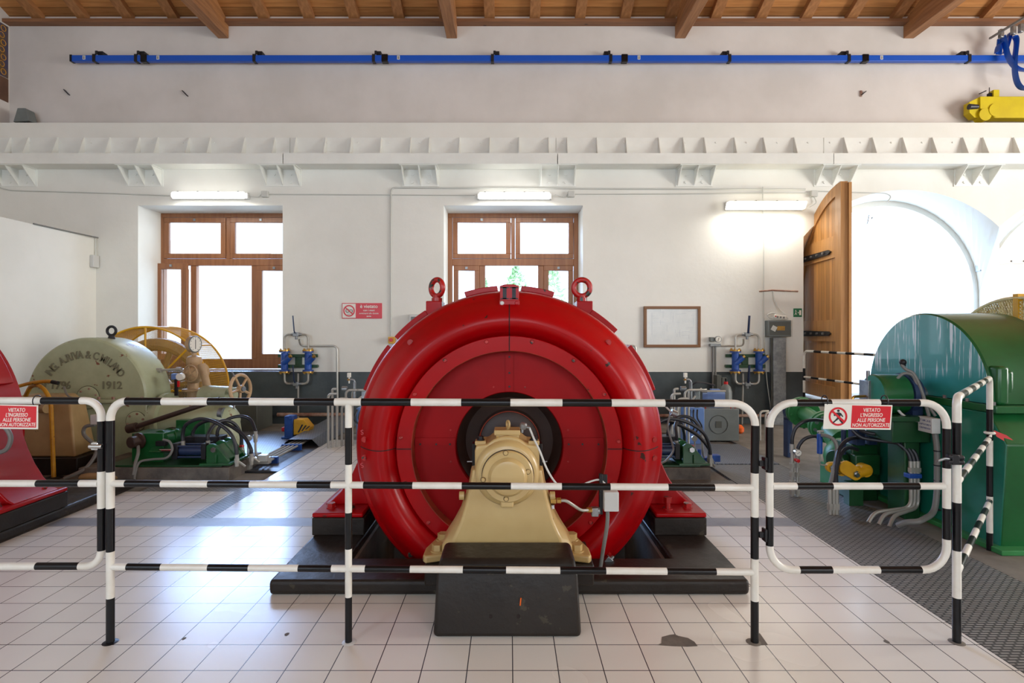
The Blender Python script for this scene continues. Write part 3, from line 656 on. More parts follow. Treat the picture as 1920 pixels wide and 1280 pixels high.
q.build('stand_body', 'tan', bs, bev=.012, seg=3, ang=50)
for sx in (-1, 1):
    q = MB(); q.prism([(CX+sx*.30, 3.10), (CX+sx*.455, 3.05), (CX+sx*.47, 3.075), (CX+sx*.47, 3.18), (CX+sx*.42, 3.37), (CX+sx*.30, 3.385)], 2, .202, .245); ft = q.build('foot', 'tan', bs, bev=.012, seg=3)
    q = MB(); q.add([(CX+sx*x, y, z) for y in (3.12, 3.30) for x, z in ((.29, .24), (.42, .243), (.37, .262), (.34, .30), (.31, .36))], [(0,1,2,3,4),(9,8,7,6,5)]+[(i, (i+1) % 5, 5+(i+1) % 5, 5+i) for i in range(5)]); q.build('foot_web', 'tan', bs)
    for x, y in ((.395, 3.13), (.385, 3.30)):
        q = MB(); q.cyl((CX+sx*x, y, .245), (CX+sx*x, y, .25), .04, n=18); q.hexb((CX+sx*x, y, .25), (0,0,1), .032, .034); q.build('foot_bolt', 'tan', ft)
    MB().cyl((CX+sx*.392, 3.215, .245), (CX+sx*.392, 3.215, .262), .014, n=10).build('dowel', 'tan', ft)
# bearing housing: arched block
q = MB(); n = 20; prof_ = [(CX-.176, .735), (CX+.176, .735), (CX+.176, .84), (CX+.168, .868)]+[(CX+.135*math.cos(a), .80+.118*math.sin(a)) for a in [math.radians(38+104*i/n) for i in range(n+1)]]+[(CX-.168, .868), (CX-.176, .84)]
q.prism(prof_, 1, 3.0, 3.25); hs = q.build('bearing_housing', 'tan', bs, bev=.012, seg=3)
q = MB(); q.prof((CX, 3.01, .722), (0,-1,0), [(.178, 0), (.174, .03), (.16, .05), (.146, .056)], 48); q.build('housing_nose', 'tan', hs)
q = MB(); q.prof((CX+.004, 2.955, .716), (0,-1,0), [(.137, 0), (.137, .028), (.131, .034), (.104, .034), (.100, .046), (.088, .060), (.07, .064), (.0001, .065)], 56); cvr = q.build('bearing_cover', 'tan', bs)
MB().torus((CX+.004, 2.953, .716), (0,1,0), .1385, .0022, 64, 6).build('cover_gap', 'seam', cvr)
for px, py in ((948, 849), (990, 884), (906, 899), (949, 935)):
    p = at(px, py, 2.921); q = MB(); q.prof(p, (0,-1,0), [(.0125, 0), (.0125, .003), (.0095, .009), (.0001, .010)], 14); bq = q.build('cover_bolt', 'tan', cvr)
    MB().torus(p-Vector((0,.001,0)), (0,1,0), .0125, .0018, 20, 6).build('bolt_gap', 'seam', bq)
q = MB(); q.box(CX-.035, 2.93, .55, CX+.035, 3.0, .60); q.cyl((CX-.028, 2.945, .572), (CX-.028, 2.945, .606), .012); q.build('drain_boss', 'tan', bs, bev=.008)
# split line, cap flanges and their bolts
for sx in (-1, 1):
    q = MB(); q.box(*( (CX-.172, 2.998, .750, CX-.137, 3.0, .756) if sx < 0 else (CX+.137, 2.998, .750, CX+.172, 3.0, .756))); q.build('split_line', 'seam', hs)
    x = CX+sx*.147; q = MB(); q.box(x-.03, 3.03, .862, x+.03, 3.1, .886); cf = q.build('cap_flange', 'tan', hs, bev=.004)
    q = MB(); q.cyl((x, 3.06, .886), (x, 3.06, .892), .022, n=16); q.hexb((x, 3.06, .892), (0,0,1), .0165, .016); q.build('cap_bolt', 'blackiron', cf)
    q = MB(); a, b = sorted((CX+sx*.178, CX+sx*.196)); q.box(a, 3.08, .70, b, 3.16, .862); q.build('side_plate', 'black', hs, bev=.003)
    MB().cyl((CX+sx*.196, 3.10, .757), (CX+sx*.225, 3.10, .757), .004, n=8).build('grub_screw', 'steel', hs)
q = MB(); q.box(CX-.062, 3.03, .885, CX+.065, 3.13, .925); q.box(CX-.072, 3.025, .918, CX+.072, 3.14, .946); ol = q.build('oil_lid', 'tan', bs, bev=.005)
q = MB(); q.torus((CX+.005, 3.06, .972), (.93, .36, 0), .021, .006, 24, 8, 1.0); q.cyl((CX+.005, 3.06, .944), (CX+.005, 3.06, .957), .008); q.build('eye_ring', 'tan', ol)
MB().cyl((CX-.052, 3.025, .905), (CX-.052, 3.018, .905), .008, n=10).build('lid_screw', 'brass', ol)
for sx in (-1, 1): MB().cyl((CX+sx*.235, 3.03, .587), (CX+sx*.262, 3.03, .587), .023, n=16).build('side_plug', 'tan', bs)
# temperature sensor and cable
t = thing('temperature_sensor', (.095, 3.05, .94), 'silver sensor head on the tan bearing cap with a thin grey cable', 'sensor')
q = MB(); q.prof((.07, 3.045, .93), (.2,0,1), [(.008, 0), (.008, .018), (.016, .02), (.02, .03), (.022, .045), (.016, .055)], 14); q.cyl((.078, 3.045, .965), (.112, 3.045, .958), .009, n=10); q.build('sensor_head', 'steel', t)
MB().tube(spline([(.11, 3.045, .958), at(997, 812, 3.04), at(1001, 822, 3.02), at(1012, 845, 3.0), at(1026, 880, 3.0), at(1042, 905, 3.02), at(1058, 915, 3.1), at(1085, 913, 3.2), at(1100, 905, 3.2), at(1122, 899, 3.2), at(1134, 906, 3.2)]), .0055, 8).build('cable', 'lgrey', t)
# brass fitting, pipe, bracket, junction box and conduit on the right
t = thing('oil_pipe', (.25, 3.03, .58), 'bent steel oil pipe with brass nuts right of the tan bearing stand', 'pipe')
MB().tube(spline([at(1052, 938, 3.03), at(1062, 939, 3.03), at(1075, 947, 3.05), at(1090, 956, 3.1), at(1104, 956, 3.15), at(1112, 956, 3.17)]), .0085, 10).build('pipe_run', 'pipe', t)
q = MB(); p = at(1032, 938, 3.03); q.hexb(p, (1,0,0), .019, .03); q.hexb(p+Vector((.036,0,0)), (1,0,0), .016, .022); q.hexb(at(1100, 956, 3.15), (1,0,0), .015, .03); q.build('brass_nut', 'brass', t)
q = MB(); p = at(1036, 946, 3.02); q.cyl(p, p-Vector((0,0,.02)), .011); q.build('drain_valve', 'chrome', t)
t = thing('junction_box', (.6, 3.22, .45), 'small white junction box on a grey post conduit before the red generator', 'junction box')
p = at(1145, 938, 3.18); MB().box(p.x-.042, p.y-.03, p.z-.056, p.x+.042, p.y+.03, p.z+.056).build('box_body', 'lgrey', t, bev=.005)
q = MB(); p = at(1126, 925, 3.2); q.box(p.x-.008, p.y-.01, p.z-.12, p.x+.012, p.y+.02, p.z+.115); q.box(p.x+.012, p.y, p.z+.04, p.x+.04, p.y+.012, p.z+.11); q.build('mounting_bar', 'blackiron', t, bev=.003)
MB().tube(spline([at(1139, 955, 3.19), at(1139, 975, 3.2), at(1136, 1000, 3.22), at(1130, 1035, 3.25), at(1125, 1068, 3.26)]), .0115, 10).build('conduit', 'greyhose', t)
q = MB(); p = at(1115, 957, 3.18); q.cyl(p-Vector((.02,0,0)), p+Vector((.03,0,0)), .02, n=14); q.box(p.x-.02, p.y-.02, p.z-.03, p.x+.02, p.y+.02, p.z+.02); q.build('flow_sensor', 'steel', t, bev=.004)
t = thing('drain_cock', (.6, 3.4, .09), 'small steel elbow fitting low on the plinth right of the tan bearing stand', 'fitting')
q = MB(); q.tube(spline([at(1132, 1068, 3.36), at(1142, 1052, 3.38), at(1150, 1043, 3.40)]), .010, 10); p = at(1141, 1050, 3.38); q.obox(p, .04, .03, .04, Matrix.Rotation(.7, 3, 'Y')); q.build('elbow', 'steel', t, bev=.003)
# orange oil-level plug etc. left out of the frame
# ================================================================ BLACK AND WHITE BARRIERS
D = 2.64; PR = .0185
def striped(name, pts, mats, parent, r=PR, closed=False):
    q = MB(); q.tube(pts, r, 16, mats=mats, closed=closed); return q.build(name, ['white', 'black'], parent, ang=50)
def run(p0, p1, marks, first=0):      # marks: list of interior points along a straight; returns pts, mats
    pts = [p0]+marks+[p1]; return pts, [(first+i) % 2 for i in range(len(pts)-1)]
def join(*segs):
    P = list(segs[0][0]); Q = list(segs[0][1])
    for p, q in segs[1:]:
        if (Vector(p[0])-Vector(P[-1])).length < 1e-4: p = p[1:]
        else: Q.append(0)
        P += p; Q += q
    return P, Q
def elbow(p0, pc, p1, n=8):
    p0, pc, p1 = Vector(p0), Vector(pc), Vector(p1)
    a = p0-pc; b = p1-pc; c = pc+a+b    # circle-like quarter
    pts = [c-b*math.cos(t*PI/2/n)-a*math.sin(t*PI/2/n) if 0 else c - a*math.sin(PI/2*t/n) - b*math.cos(PI/2*t/n) for t in range(n+1)]
    return pts, [0]*n
H = lambda xs, y: [at(x, y, D) for x in xs]
V = lambda x, ys: [at(x, y, D) for y in ys]
fence = thing('safety_fence', (-.36, D, 0), 'black and white striped pipe fence section standing in front of the central red generator', 'fence')
# posts and top rail as one bent pipe
P, Q = join(run(at(207,1202,D), at(207,795,D), V(207, (1120,1033,952,884,787)), 1), elbow(at(207,795,D), at(207,752,D), at(248,752,D)),
            run(at(248,752,D), at(1376,756,D), [], 0))
P = [at(207,1202,D)]+V(207, (1120,1033,952,884,788,)); Q = [1,0,1,0,1]
e, em = elbow(at(207,786,D), at(207,752,D), at(237,752,D)); P += e; Q += [0]+em
xs = [305,391,469,553,628,678,771,865,957,1054,1146,1246,1338]; ys_ = lambda x: 752+4*(x-207)/1210
for i, x in enumerate(xs): P.append(at(x, ys_(x), D)); Q.append((i+1) % 2)
# colour list by hand: black 236-305, white -391, black -469, white -553, black -628, white -678, black -771 ...
e, em = elbow(at(1372,756,D), at(1416,756,D), at(1416,797,D)); P += e; Q += [0]+em
ysr = [886,968,1046,1125,1205]
for i, y in enumerate(ysr): P.append(at(1415, y, D)); Q.append((i+1) % 2)
striped('frame_pipe', P, Q, fence)
def rail(y, y2, xs, x0, x1, parent, name='rail'):
    yy = lambda x: y+(y2-y)*(x-x0)/(x1-x0)
    pts = [at(x0, y, D)]+[at(x, yy(x), D) for x in xs]+[at(x1, y2, D)]
    return striped(name, pts, [i % 2 for i in range(len(pts)-1)], parent, r=.0165)
rail(906, 914, [236,303,391,469,470+88,621,682,774,866,958,1053,1144,1252,1339], 207, 1415, fence)
rail(1062, 1072, [239,303,391,467,560,622,685,769,868,949,1050,1136,1250,1342], 207, 1415, fence)
Pm = V(653.5, (755,801,870,960,1028,1118,1202)); striped('middle_post', Pm, [0,1,0,1,0,1], fence, r=.0165)
for x, c in ((207, 'ink'), (655, 'lgrey'), (1413, 'concrete')):
    p = at(x, 1203, D); p.z = .0005; MB().cyl(p, p+Vector((0,0,.003)), .035, .028, n=20).build('floor_collar', c if c != 'ink' else 'blackiron', fence)
# ---- gates
def gate(x0, x1, ytop, ybot, R, top, right, bottom, left, mid, label, loc):
    g = thing('fence_gate', loc, label, 'gate'); y0, y1 = ytop, ybot; rx = R
    P = []; Q = []
    def line(pts, firstcol):
        for i, p in enumerate(pts):
            if P and (Vector(P[-1])-p).length < 1e-4: Q_i = None
            P.append(p)
            if len(P) > 1: Q.append(None)
    segs = []
    def S(a, b, marks): segs.append(([a]+marks+[b], [i % 2 for i in range(len(marks)+1)]))
    def E(a, c, b): segs.append(elbow(a, c, b))
    S(at(x0+rx, y0, D), at(x1-rx, y0, D), [at(x, y0, D) for x in top]); E(at(x1-rx, y0, D), at(x1, y0, D), at(x1, y0+rx, D))
    S(at(x1, y0+rx, D), at(x1, y1-rx, D), [at(x1, y, D) for y in right]); E(at(x1, y1-rx, D), at(x1, y1, D), at(x1-rx, y1, D))
    S(at(x1-rx, y1, D), at(x0+rx, y1, D), [at(x, y1, D) for x in bottom]); E(at(x0+rx, y1, D), at(x0, y1, D), at(x0, y1-rx, D))
    S(at(x0, y1-rx, D), at(x0, y0+rx, D), [at(x0, y, D) for y in left]); E(at(x0, y0+rx, D), at(x0, y0, D), at(x0+rx, y0, D))
    P, Q = join(*segs); P = P[:-1]
    striped('gate_frame', P, Q[:len(P)], g, r=.0175, closed=True)
    yy, xs = mid
    pts = [at(x0+5, yy, D)]+[at(x, yy, D) for x in xs]+[at(x1-5, yy, D)]
    striped('middle_rail', pts, [i % 2 for i in range(len(pts)-1)], g, r=.0165)
    return g
gr = gate(1443, 1775, 755, 1068, 44, (1492,1557,1648,1722), (803,877,952,1010), (1726,1648,1559,1498), (1022,967,885,800), (911, (1493,1560,1652,1722)),
          'striped gate right of the centre fence, closed before the green turbine', (at(1600,1200,D).x, D, .3))
gl_ = gate(-150, 190, 751, 1061, 30, (-75,0,80,152), (789,883,952,1031), (149,69,-10,-80), (1020,950,884,790), (906, (-80,0,70,150)),
           'striped gate at the left edge of the photo before the pale green turbine', (at(20,1200,D).x, D, .3))
# hinges and latches
for y in (866, 1000):
    q = MB(); a = at(1417, y+2, D); q.box(a.x+.015, D-.008, a.z-.014, a.x+.058, D+.008, a.z+.014); q.box(a.x+.036, D-.02, a.z-.03, a.x+.048, D+.02, a.z+.03); q.build('gate_hinge', 'blackiron', fence, bev=.003)
q = MB(); a = at(188, 834, D); q.cyl(a+Vector((-.03,-.03,0)), a+Vector((.03,-.03,0)), .011); q.box(a.x-.02, D-.035, a.z-.018, a.x+.012, D-.015, a.z+.018); q.cyl(a+Vector((.045,-.01,-.02)), a+Vector((.045,-.01,.05)), .005); q.build('gate_latch', 'chrome', gl_, bev=.003)
q = MB(); a = at(1781, 858, D); q.cyl(a+Vector((-.035,-.028,.012)), a+Vector((.04,-.028,.006)), .012); q.cyl(a+Vector((-.035,-.028,-.012)), a+Vector((.04,-.028,-.016)), .012); q.box(a.x-.02, D-.04, a.z-.025, a.x+.015, D-.015, a.z+.022); q.build('gate_latch', 'blackiron', gr, bev=.003)
q = MB(); q.tube([a+Vector((-.03,-.03,0)), a+Vector((-.06,-.04,.004)), a+Vector((-.10,-.05,-.004))], (.006, .009), 8); q.build('latch_lever', 'steel', gr)
# ---- fence going back beside the green turbine
f2 = thing('safety_fence', (2.14, D, 0), 'striped fence section running back along the green turbine from the right gate', 'fence')
Nn = at(1791, 1205, D); FF = onfloor(1857, 1031); n0 = Vector((2.142, D, 0)); far = Vector((3.275, 3.76, 0)); dv = (far-n0)
zt = 1.172
def zpts(base, zs): return [base+Vector((0,0,z)) for z in zs]
zs_near = [.0, .215, .440, .670, .868, 1.052]
P = zpts(n0, zs_near); Q = [1,0,1,0,1]
e, em = elbow(n0+Vector((0,0,1.13)), n0+Vector((0,0,zt)), n0+dv.normalized()*.06+Vector((0,0,zt))); P += e; Q += [0]+em
for i in range(9): P.append(n0+dv*(.07+.105*i)+Vector((0,0,zt))); Q.append(i % 2)
Q[-1] = 0
e, em = elbow(far-dv.normalized()*.06+Vector((0,0,zt)), far+Vector((0,0,zt)), far+Vector((0,0,zt-.06))); P += e; Q += [0]+em
for i, y in enumerate((767,825,873,930,998)[::1]): 
    z = HC-(y-VY)*far.y/F; P.append(far+Vector((0,0,z))); Q.append((0,1,0,1,0)[i])
P.append(far+Vector((0,0,0))); Q.append(1)
striped('frame_pipe', P, Q, f2, r=.0185)
for z in (.765, .335):
    pts = [n0+dv*t+Vector((0,0,z)) for t in (0,.06,.17,.28,.39,.5,.61,.72,.83,.94,1)]; striped('rail', pts, [i % 2 for i in range(10)], f2, r=.0165)
p = n0+Vector((0,0,.0005)); MB().cyl(p, p+Vector((0,0,.003)), .035, .028, n=20).build('floor_collar', 'concrete', f2)
t = thing('warning_tape', far+Vector((0,-.02,.80)), 'scrap of red and white tape knotted round the far striped post', 'tape')
q = MB(); b0 = far+Vector((0,-.02,.80)); q.torus(b0+Vector((0,.02,0)), (0,0,1), .024, .010, 16, 6); q.add([b0, b0+Vector((-.06,-.02,-.03)), b0+Vector((-.04,-.03,-.045)), b0+Vector((-.01,-.01,-.02))], [(0,1,2,3)]); q.build('white_knot', 'signwhite', t)
q = MB(); q.add([b0+Vector((.01,0,.02)), b0+Vector((.08,-.02,-.01)), b0+Vector((.12,-.03,-.045)), b0+Vector((.06,-.03,-.05)), b0+Vector((.02,-.01,-.02))], [(0,1,2,3,4)]); q.build('red_tail', 'redplastic', t)
# ---- fence beside the arched door
f3 = thing('safety_fence', (4.57, 8.6, 0), 'distant striped handrail beside the open wooden door', 'fence')
def strip_line(a, b, n, first=0): return [Vector(a)+(Vector(b)-Vector(a))*i/n for i in range(n+1)], [(first+i) % 2 for i in range(n)]
A0 = Vector((4.57, 8.55, 0)); B0 = Vector((4.70, 6.9, 0))
p1, q1 = strip_line(A0, A0+Vector((0,0,1.12)), 6, 1); e, em = elbow(A0+Vector((0,0,1.12)), A0+Vector((0,0,1.2)), A0+(B0-A0).normalized()*.08+Vector((0,0,1.2)), 5)
p2, q2 = strip_line(A0+(B0-A0).normalized()*.08+Vector((0,0,1.2)), B0+Vector((0,0,1.2)), 9, 0)
P, Q = join((p1, q1), (e, em), (p2, q2)); striped('frame_pipe', P, Q, f3)
p2, q2 = strip_line(A0+Vector((0,0,.8)), B0+Vector((0,0,.8)), 9, 0); striped('rail', p2, q2, f3, r=.016)
p2, q2 = strip_line(B0, B0+Vector((0,0,1.2)), 6, 1); striped('post', p2, q2, f3)
# ================================================================ SIGNS
SI = [('VIETATO', .0235), ("L'INGRESSO", .0235), ('ALLE PERSONE', .0235), ('NON AUTORIZZATE', .0222)]
def figure(q, c, s, y):
    X = lambda a, b: (c[0]+a*s, b*s+c[1])
    q.cyl((c[0]+.02*s, y, c[1]+.33*s), (c[0]+.02*s, y-.001, c[1]+.33*s), .075*s, n=16)
    for poly in ([(-.10,.22),(.10,.24),(.16,.12),(.12,-.05),(-.02,-.08),(-.08,.0)], [(.10,.22),(.17,.2),(.30,.0),(.25,-.03),(.12,.12)], [(-.10,.22),(-.04,.12),(-.20,.02),(-.26,.08),(-.2,.16)],
                 [(-.02,-.02),(.10,-.10),(-.12,-.26),(-.28,-.40),(-.32,-.34),(-.14,-.18)], [(.0,-.02),(.12,-.02),(.18,-.22),(.30,-.38),(.24,-.42),(.10,-.26)]):
        q.prism([X(*p) for p in poly], 1, y-.001, y)
def gatesign(x0, x1, y0, y1, label, slant):
    a = at(x0, y0, D-.035); b = at(x1, y1, D-.035); yy = D-.035; w = b.x-a.x; h = a.z-b.z; cz = (a.z+b.z)/2; sl = slant
    g = thing('warning_sign', ((a.x+b.x)/2, yy, b.z), label, 'sign')
    q = MB(); P4 = [(a.x+sl, a.z), (b.x+sl, a.z-.006), (b.x-sl, b.z-.004), (a.x-sl, b.z)]; q.prism(P4[::-1], 1, yy, yy+.003); q.build('sign_plate', 'signwhite', g, bev=.001)
    xr = a.x+w*.405; q = MB(); q.prism([(xr+sl*.8, a.z-.007), (b.x+sl*.8-.006, a.z-.012), (b.x-sl*.8-.008, b.z+.004), (xr-sl*.8, b.z+.006)], 1, yy-.001, yy); q.build('red_field', 'signred', g)
    q = MB(); c = Vector((a.x+w*.205, yy-.0005, cz)); q.prof(c, (0,1,0), [(.044, 0), (.044, -.001), (.035, -.001), (.035, 0)], 40, cap=False)
    q.obox(c-Vector((0,.0026,0)), .082, .001, .010, Matrix.Rotation(math.radians(42), 3, 'Y')); 
    f_ = MB(); figure(f_, (c.x, c.z), .082, yy-.0008); f_.build('walking_figure', 'ink', g); q.build('prohibition_ring', 'signred', g)
    items = []
    for i, (s, sz) in enumerate(SI):
        tt = (i+.5)/4; cx = xr+(b.x-xr)*.49+sl*(1-2*tt)*.8; items.append((s, sz*1.06, face_y(cx, yy-.0012, a.z-.018-(h-.024)*tt, shear=.12, sx=.80), 'CENTER'))
    text_mesh('lettering', items, 'signwhite', g, ext=.0004, bold=.012)
    q = MB()
    for x in (a.x+.012, a.x+w*.93):
        q.torus((x+sl, D-.012, a.z+.012), (1,0,0), .026, .0025, 16, 6)
    q.build('wire_tie', 'blackiron', g)
gatesign(1545, 1672, 757, 804, 'no entry sign in Italian wired to the gate before the green turbine', .004)
gatesign(-58, 71, 757, 803, 'no entry sign in Italian on the gate at the left edge of the photo', 0)
# wall sign
a = at(641, 568, 8.985); b = at(716, 597, 8.985)
g = thing('wall_sign', ((a.x+b.x)/2, 8.985, b.z), 'red and white Italian prohibition sign on the wall left of the central red generator', 'sign')
MB().box(a.x, 8.985, b.z, b.x, 9.0, a.z).build('sign_plate', 'signred', g, bev=.004)
MB().box(a.x+.012, 8.982, b.z+.012, a.x+.225, 8.985, a.z-.012).build('white_field', 'signwhite', g)
c = Vector((a.x+.118, 8.981, (a.z+b.z)/2)); q = MB(); q.prof(c, (0,1,0), [(.095, 0), (.095, -.002), (.074, -.002), (.074, 0)], 40, cap=False); q.obox(c-Vector((0,.004,0)), .17, .002, .018, Matrix.Rotation(math.radians(42), 3, 'Y')); q.build('prohibition_ring', 'signred', g)
q = MB()
for dx, dz, r in ((-.025, .0, .03), (.032, -.005, .026)):
    for k in range(9): q.obox(c+Vector((dx+r*math.cos(k*.7), -.001, dz+r*math.sin(k*.7))), .009, .001, .009, Matrix.Rotation(k*.7, 3, 'Y'))
    q.torus(c+Vector((dx, -.001, dz)), (0,1,0), r*.8, .003, 20, 5)
q.box(c.x-.03, c.y-.002, c.z-.058, c.x+.02, c.y-.001, c.z-.052); q.build('cogwheels', 'ink', g)
xm = (a.x+.23+b.x)/2
text_mesh('lettering', [('è vietato', .082, face_y(xm, 8.983, a.z-.055), 'CENTER'), ('con i mani', .045, face_y(xm, 8.983, a.z-.118), 'CENTER'), ('avvicinarsi alle donnie', .036, face_y(xm, 8.983, a.z-.168), 'CENTER'), ('zona', .040, face_y(xm, 8.983, a.z-.213), 'CENTER')], 'signwhite', g)
# green exit sign
a = at(1488, 578, 8.99); b = at(1503.5, 594, 8.99); g = thing('exit_sign', (a.x+.06, 8.99, b.z), 'small green emergency exit sign beside the wooden door', 'sign')
MB().box(a.x, 8.985, b.z, b.x, 9.0, a.z).build('sign_plate', 'signgreen', g, bev=.002)
q = MB(); w = b.x-a.x; q.box(a.x+w*.66, 8.982, b.z+.03, a.x+w*.88, 8.985, a.z-.03); cz = (a.z+b.z)/2; q.prism([(a.x+w*.5, cz-.012), (a.x+w*.62, cz), (a.x+w*.5, cz+.012)], 1, 8.982, 8.985)
q.tube([(a.x+w*.12, 8.983, cz-.035), (a.x+w*.25, 8.983, cz-.005), (a.x+w*.2, 8.983, cz+.02), (a.x+w*.36, 8.983, cz+.015)], .004, 6); q.tube([(a.x+w*.25, 8.983, cz-.005), (a.x+w*.36, 8.983, cz-.035)], .004, 6); q.cyl((a.x+w*.24, 8.982, cz+.035), (a.x+w*.24, 8.985, cz+.035), .008, n=10)
q.build('pictogram', 'signwhite', g)
# framed diagram
a = at(1207, 574, 8.98); b = at(1313, 651, 8.98); g = thing('framed_diagram', ((a.x+b.x)/2, 8.98, b.z), 'framed technical drawing hanging right of the central red generator', 'picture')
q = MB(); t_ = .045; q.box(a.x, 8.955, b.z, b.x, 9.0, b.z+t_).box(a.x, 8.955, a.z-t_, b.x, 9.0, a.z).box(a.x, 8.9551, b.z+t_, a.x+t_, 9.0, a.z-t_).box(b.x-t_, 8.9551, b.z+t_, b.x, 9.0, a.z-t_); q.build('frame', 'framewood', g, bev=.004)
MB().box(a.x+t_, 8.975, b.z+t_, b.x-t_, 8.985, a.z-t_).build('drawing_sheet', 'paper', g)
q = MB(); rr = random.Random(3)
for i in range(34):
    x = a.x+.1+rr.random()*.72; z = b.z+.09+rr.random()*.5
    if i % 3 == 0: q.box(x, 8.9735, z, x+.002, 8.975, z+.05+rr.random()*.08)
    else: q.box(x, 8.9735, z, x+.04+rr.random()*.1, 8.975, z+.002)
q.box(a.x+.13, 8.9735, b.z+.2, a.x+.1325, 8.975, a.z-.1); q.build('drawn_lines', M('pencil_lines', (176,186,196)), g)
# ================================================================ WALL EQUIPMENT
# ---- crane girders on brackets
joints = [-8.42, (528-VX)*8.65/F, (1046-VX)*8.65/F, (1567-VX)*8.65/F, 12.4]
ribpx = [12, 46, 101, 151, 200, 256, 291, 350, 390, 455, 512, 552, 608, 657, 713, 769, 804, 861, 918, 973, 1029, 1064, 1120, 1175, 1237, 1283, 1323, 1380, 1435, 1493, 1548, 1587, 1641, 1698, 1754, 1812, 1850, 1908]
gl4 = ('white steel girder on the back wall, leftmost length above the left window', 'white steel girder length above the wall sign, left of centre', 'white steel girder length above the framed drawing, right of centre', 'white steel girder length above the arched doors')
for k in range(4):
    a, b = joints[k]+.006, joints[k+1]-.006
    g = thing('crane_girder', ((a+b)/2, 8.85, 4.15), gl4[k], 'girder')
    q = MB(); q.box(a, 8.70, 4.15, b, 8.715, 4.317).box(a, 8.715, 4.30, b, 9.0, 4.317).box(a, 8.715, 4.15, b, 8.999, 4.163); q.build('beam_channel', 'steelwhite', g)
    q = MB(); q.box(a, 8.985, 4.317, b, 9.0, 4.66); q.build('back_plate', 'steelwhite', g)
    for px in ribpx:
        x = (px-VX)*8.9/F
        if a+.02 < x < b-.02:
            MB().add([(x+dx, y, z) for dx in (-.006, .006) for y, z in ((8.985, 4.317), (8.83, 4.317), (8.96, 4.66), (8.985, 4.66))], [(0,1,2,3),(7,6,5,4),(0,4,5,1),(1,5,6,2),(2,6,7,3),(3,7,4,0)]).build('stiffener', 'steelwhite', g)
    q = MB(); x = a+.1; i = 0
    while x < b-.1:
        q.hexb((x, 8.985, 4.40 if i % 2 else 4.58), (0,-1,0), .014, .012); x += .25; i += 1
    q.build('bolt_heads', 'steelwhite', g)
brpx = [36, 272, 531, 789, 1045, 1301, 1560, 1822]; brl = ('far left end of the wall', 'left of the left window lamp', 'right of the left window', 'left of the middle window', 'right of the middle window', 'above the framed drawing', 'above the open wooden door', 'above the arched opening, rightmost')
for px, lb in zip(brpx, brl):
    x = (px-VX)*9/F; g = thing('girder_bracket', (x, 8.99, 3.865), 'white steel bracket under the girder, '+lb, 'bracket', 'white girder brackets')
    MB().box(x-.30, 8.985, 3.865, x+.30, 9.0, 4.15).build('bracket_plate', 'steelwhite', g)
    MB().box(x-.30, 8.72, 4.138, x+.30, 8.985, 4.149).build('bracket_top', 'steelwhite', g)
    for dx in (-.27, 0, .27):
        MB().add([(x+dx+s, y, z) for s in (-.006, .006) for y, z in ((8.985, 3.88), (8.985, 4.138), (8.74, 4.138))], [(0,1,2),(5,4,3),(0,3,4,1),(1,4,5,2),(2,5,3,0)]).build('gusset', 'steelwhite', g)
    q = MB()
    for dx in (-.135, .135):
        for z in (3.93, 4.06): q.hexb((x+dx, 8.985, z), (0,-1,0), .022, .016)
    q.build('bracket_bolts', 'steelwhite', g)
# ---- blue busbar
d_ = 9.18; y_ = lambda px: 112-.4*abs(px-960)/960
bb = thing('busbar_conduit', ((1000-VX)*d_/F, d_, 6.0), 'long blue busbar conduit running along the top of the back wall', 'busbar')
x0 = (137-VX)*d_/F; q = MB(); q.box(x0, 9.14, 5.985, 12.3, 9.215, 6.085); q.build('rail_profile', 'blue', bb, bev=.006)
MB().box(x0-.025, 9.135, 5.98, x0+.01, 9.22, 6.09).build('end_cap', 'black', bb)
for px in (180, 258, 479, 702, 924, 1145, 1367, 1590, 1815):
    x = (px-VX)*d_/F; s = -1 if px > 1000 else 1; q = MB(); q.box(x-.03, 9.13, 5.975, x+.02, 9.23, 6.10); q.box(x-.02+s*.03, 9.14, 6.10, x+.02+s*.03, 9.16, 6.16); q.box(x+s*.03, 9.18, 6.085, x+s*.11, 9.299, 6.17); q.build('hanger', 'blackiron', bb, bev=.004)
for px in (272, 722, 1170, 1620):
    x = (px-VX)*d_/F; MB().box(x-.05, 9.128, 5.97, x+.055, 9.225, 6.10).build('joint_cover', 'black', bb, bev=.01)
for px in (161, 299, 748, 1197, 1650):
    x = (px-VX)*d_/F; lp = MB().box(x-.022, 9.136, 6.01, x+.022, 9.14, 6.075).build('label_plate', 'signwhite', bb); MB().box(x-.012, 9.1345, 6.02, x+.012, 9.136, 6.045).box(x-.012, 9.1345, 6.052, x+.012, 9.136, 6.066).build('label_mark', 'greyhose', lp)
# ---- overhead crane carriage and festoon cable
g = thing('crane_carriage', (9.0, 9.12, 4.93), 'yellow crane end carriage standing on the wall ledge at the right edge', 'crane')
X = lambda px: (px-VX)*9.1/F; Z = lambda py: HC-(py-VY)*9.1/F
q = MB(); q.prism([(X(1833), Z(183)), (X(1833), Z(205)), (X(1846), Z(215)), (X(1862), Z(223)), (12.3, Z(223)), (12.3, Z(183))], 1, 9.05, 9.22); q.build('carriage_beam', 'craneyellow', g, bev=.006)
q = MB(); q.prism([(X(1816), Z(192)), (X(1816), Z(212)), (X(1825), Z(221)), (X(1833), Z(222)), (X(1833), Z(184))], 1, 9.08, 9.2); q.build('nose_plate', 'craneyellow', g)
q = MB(); q.cyl((X(1842), 9.04, Z(217)), (X(1842), 9.18, Z(217)), .10, n=28); q.cyl((X(1860), 9.03, Z(209)), (X(1860), 9.06, Z(209)), .105, n=28); q.build('wheel', 'craneyellow', g)
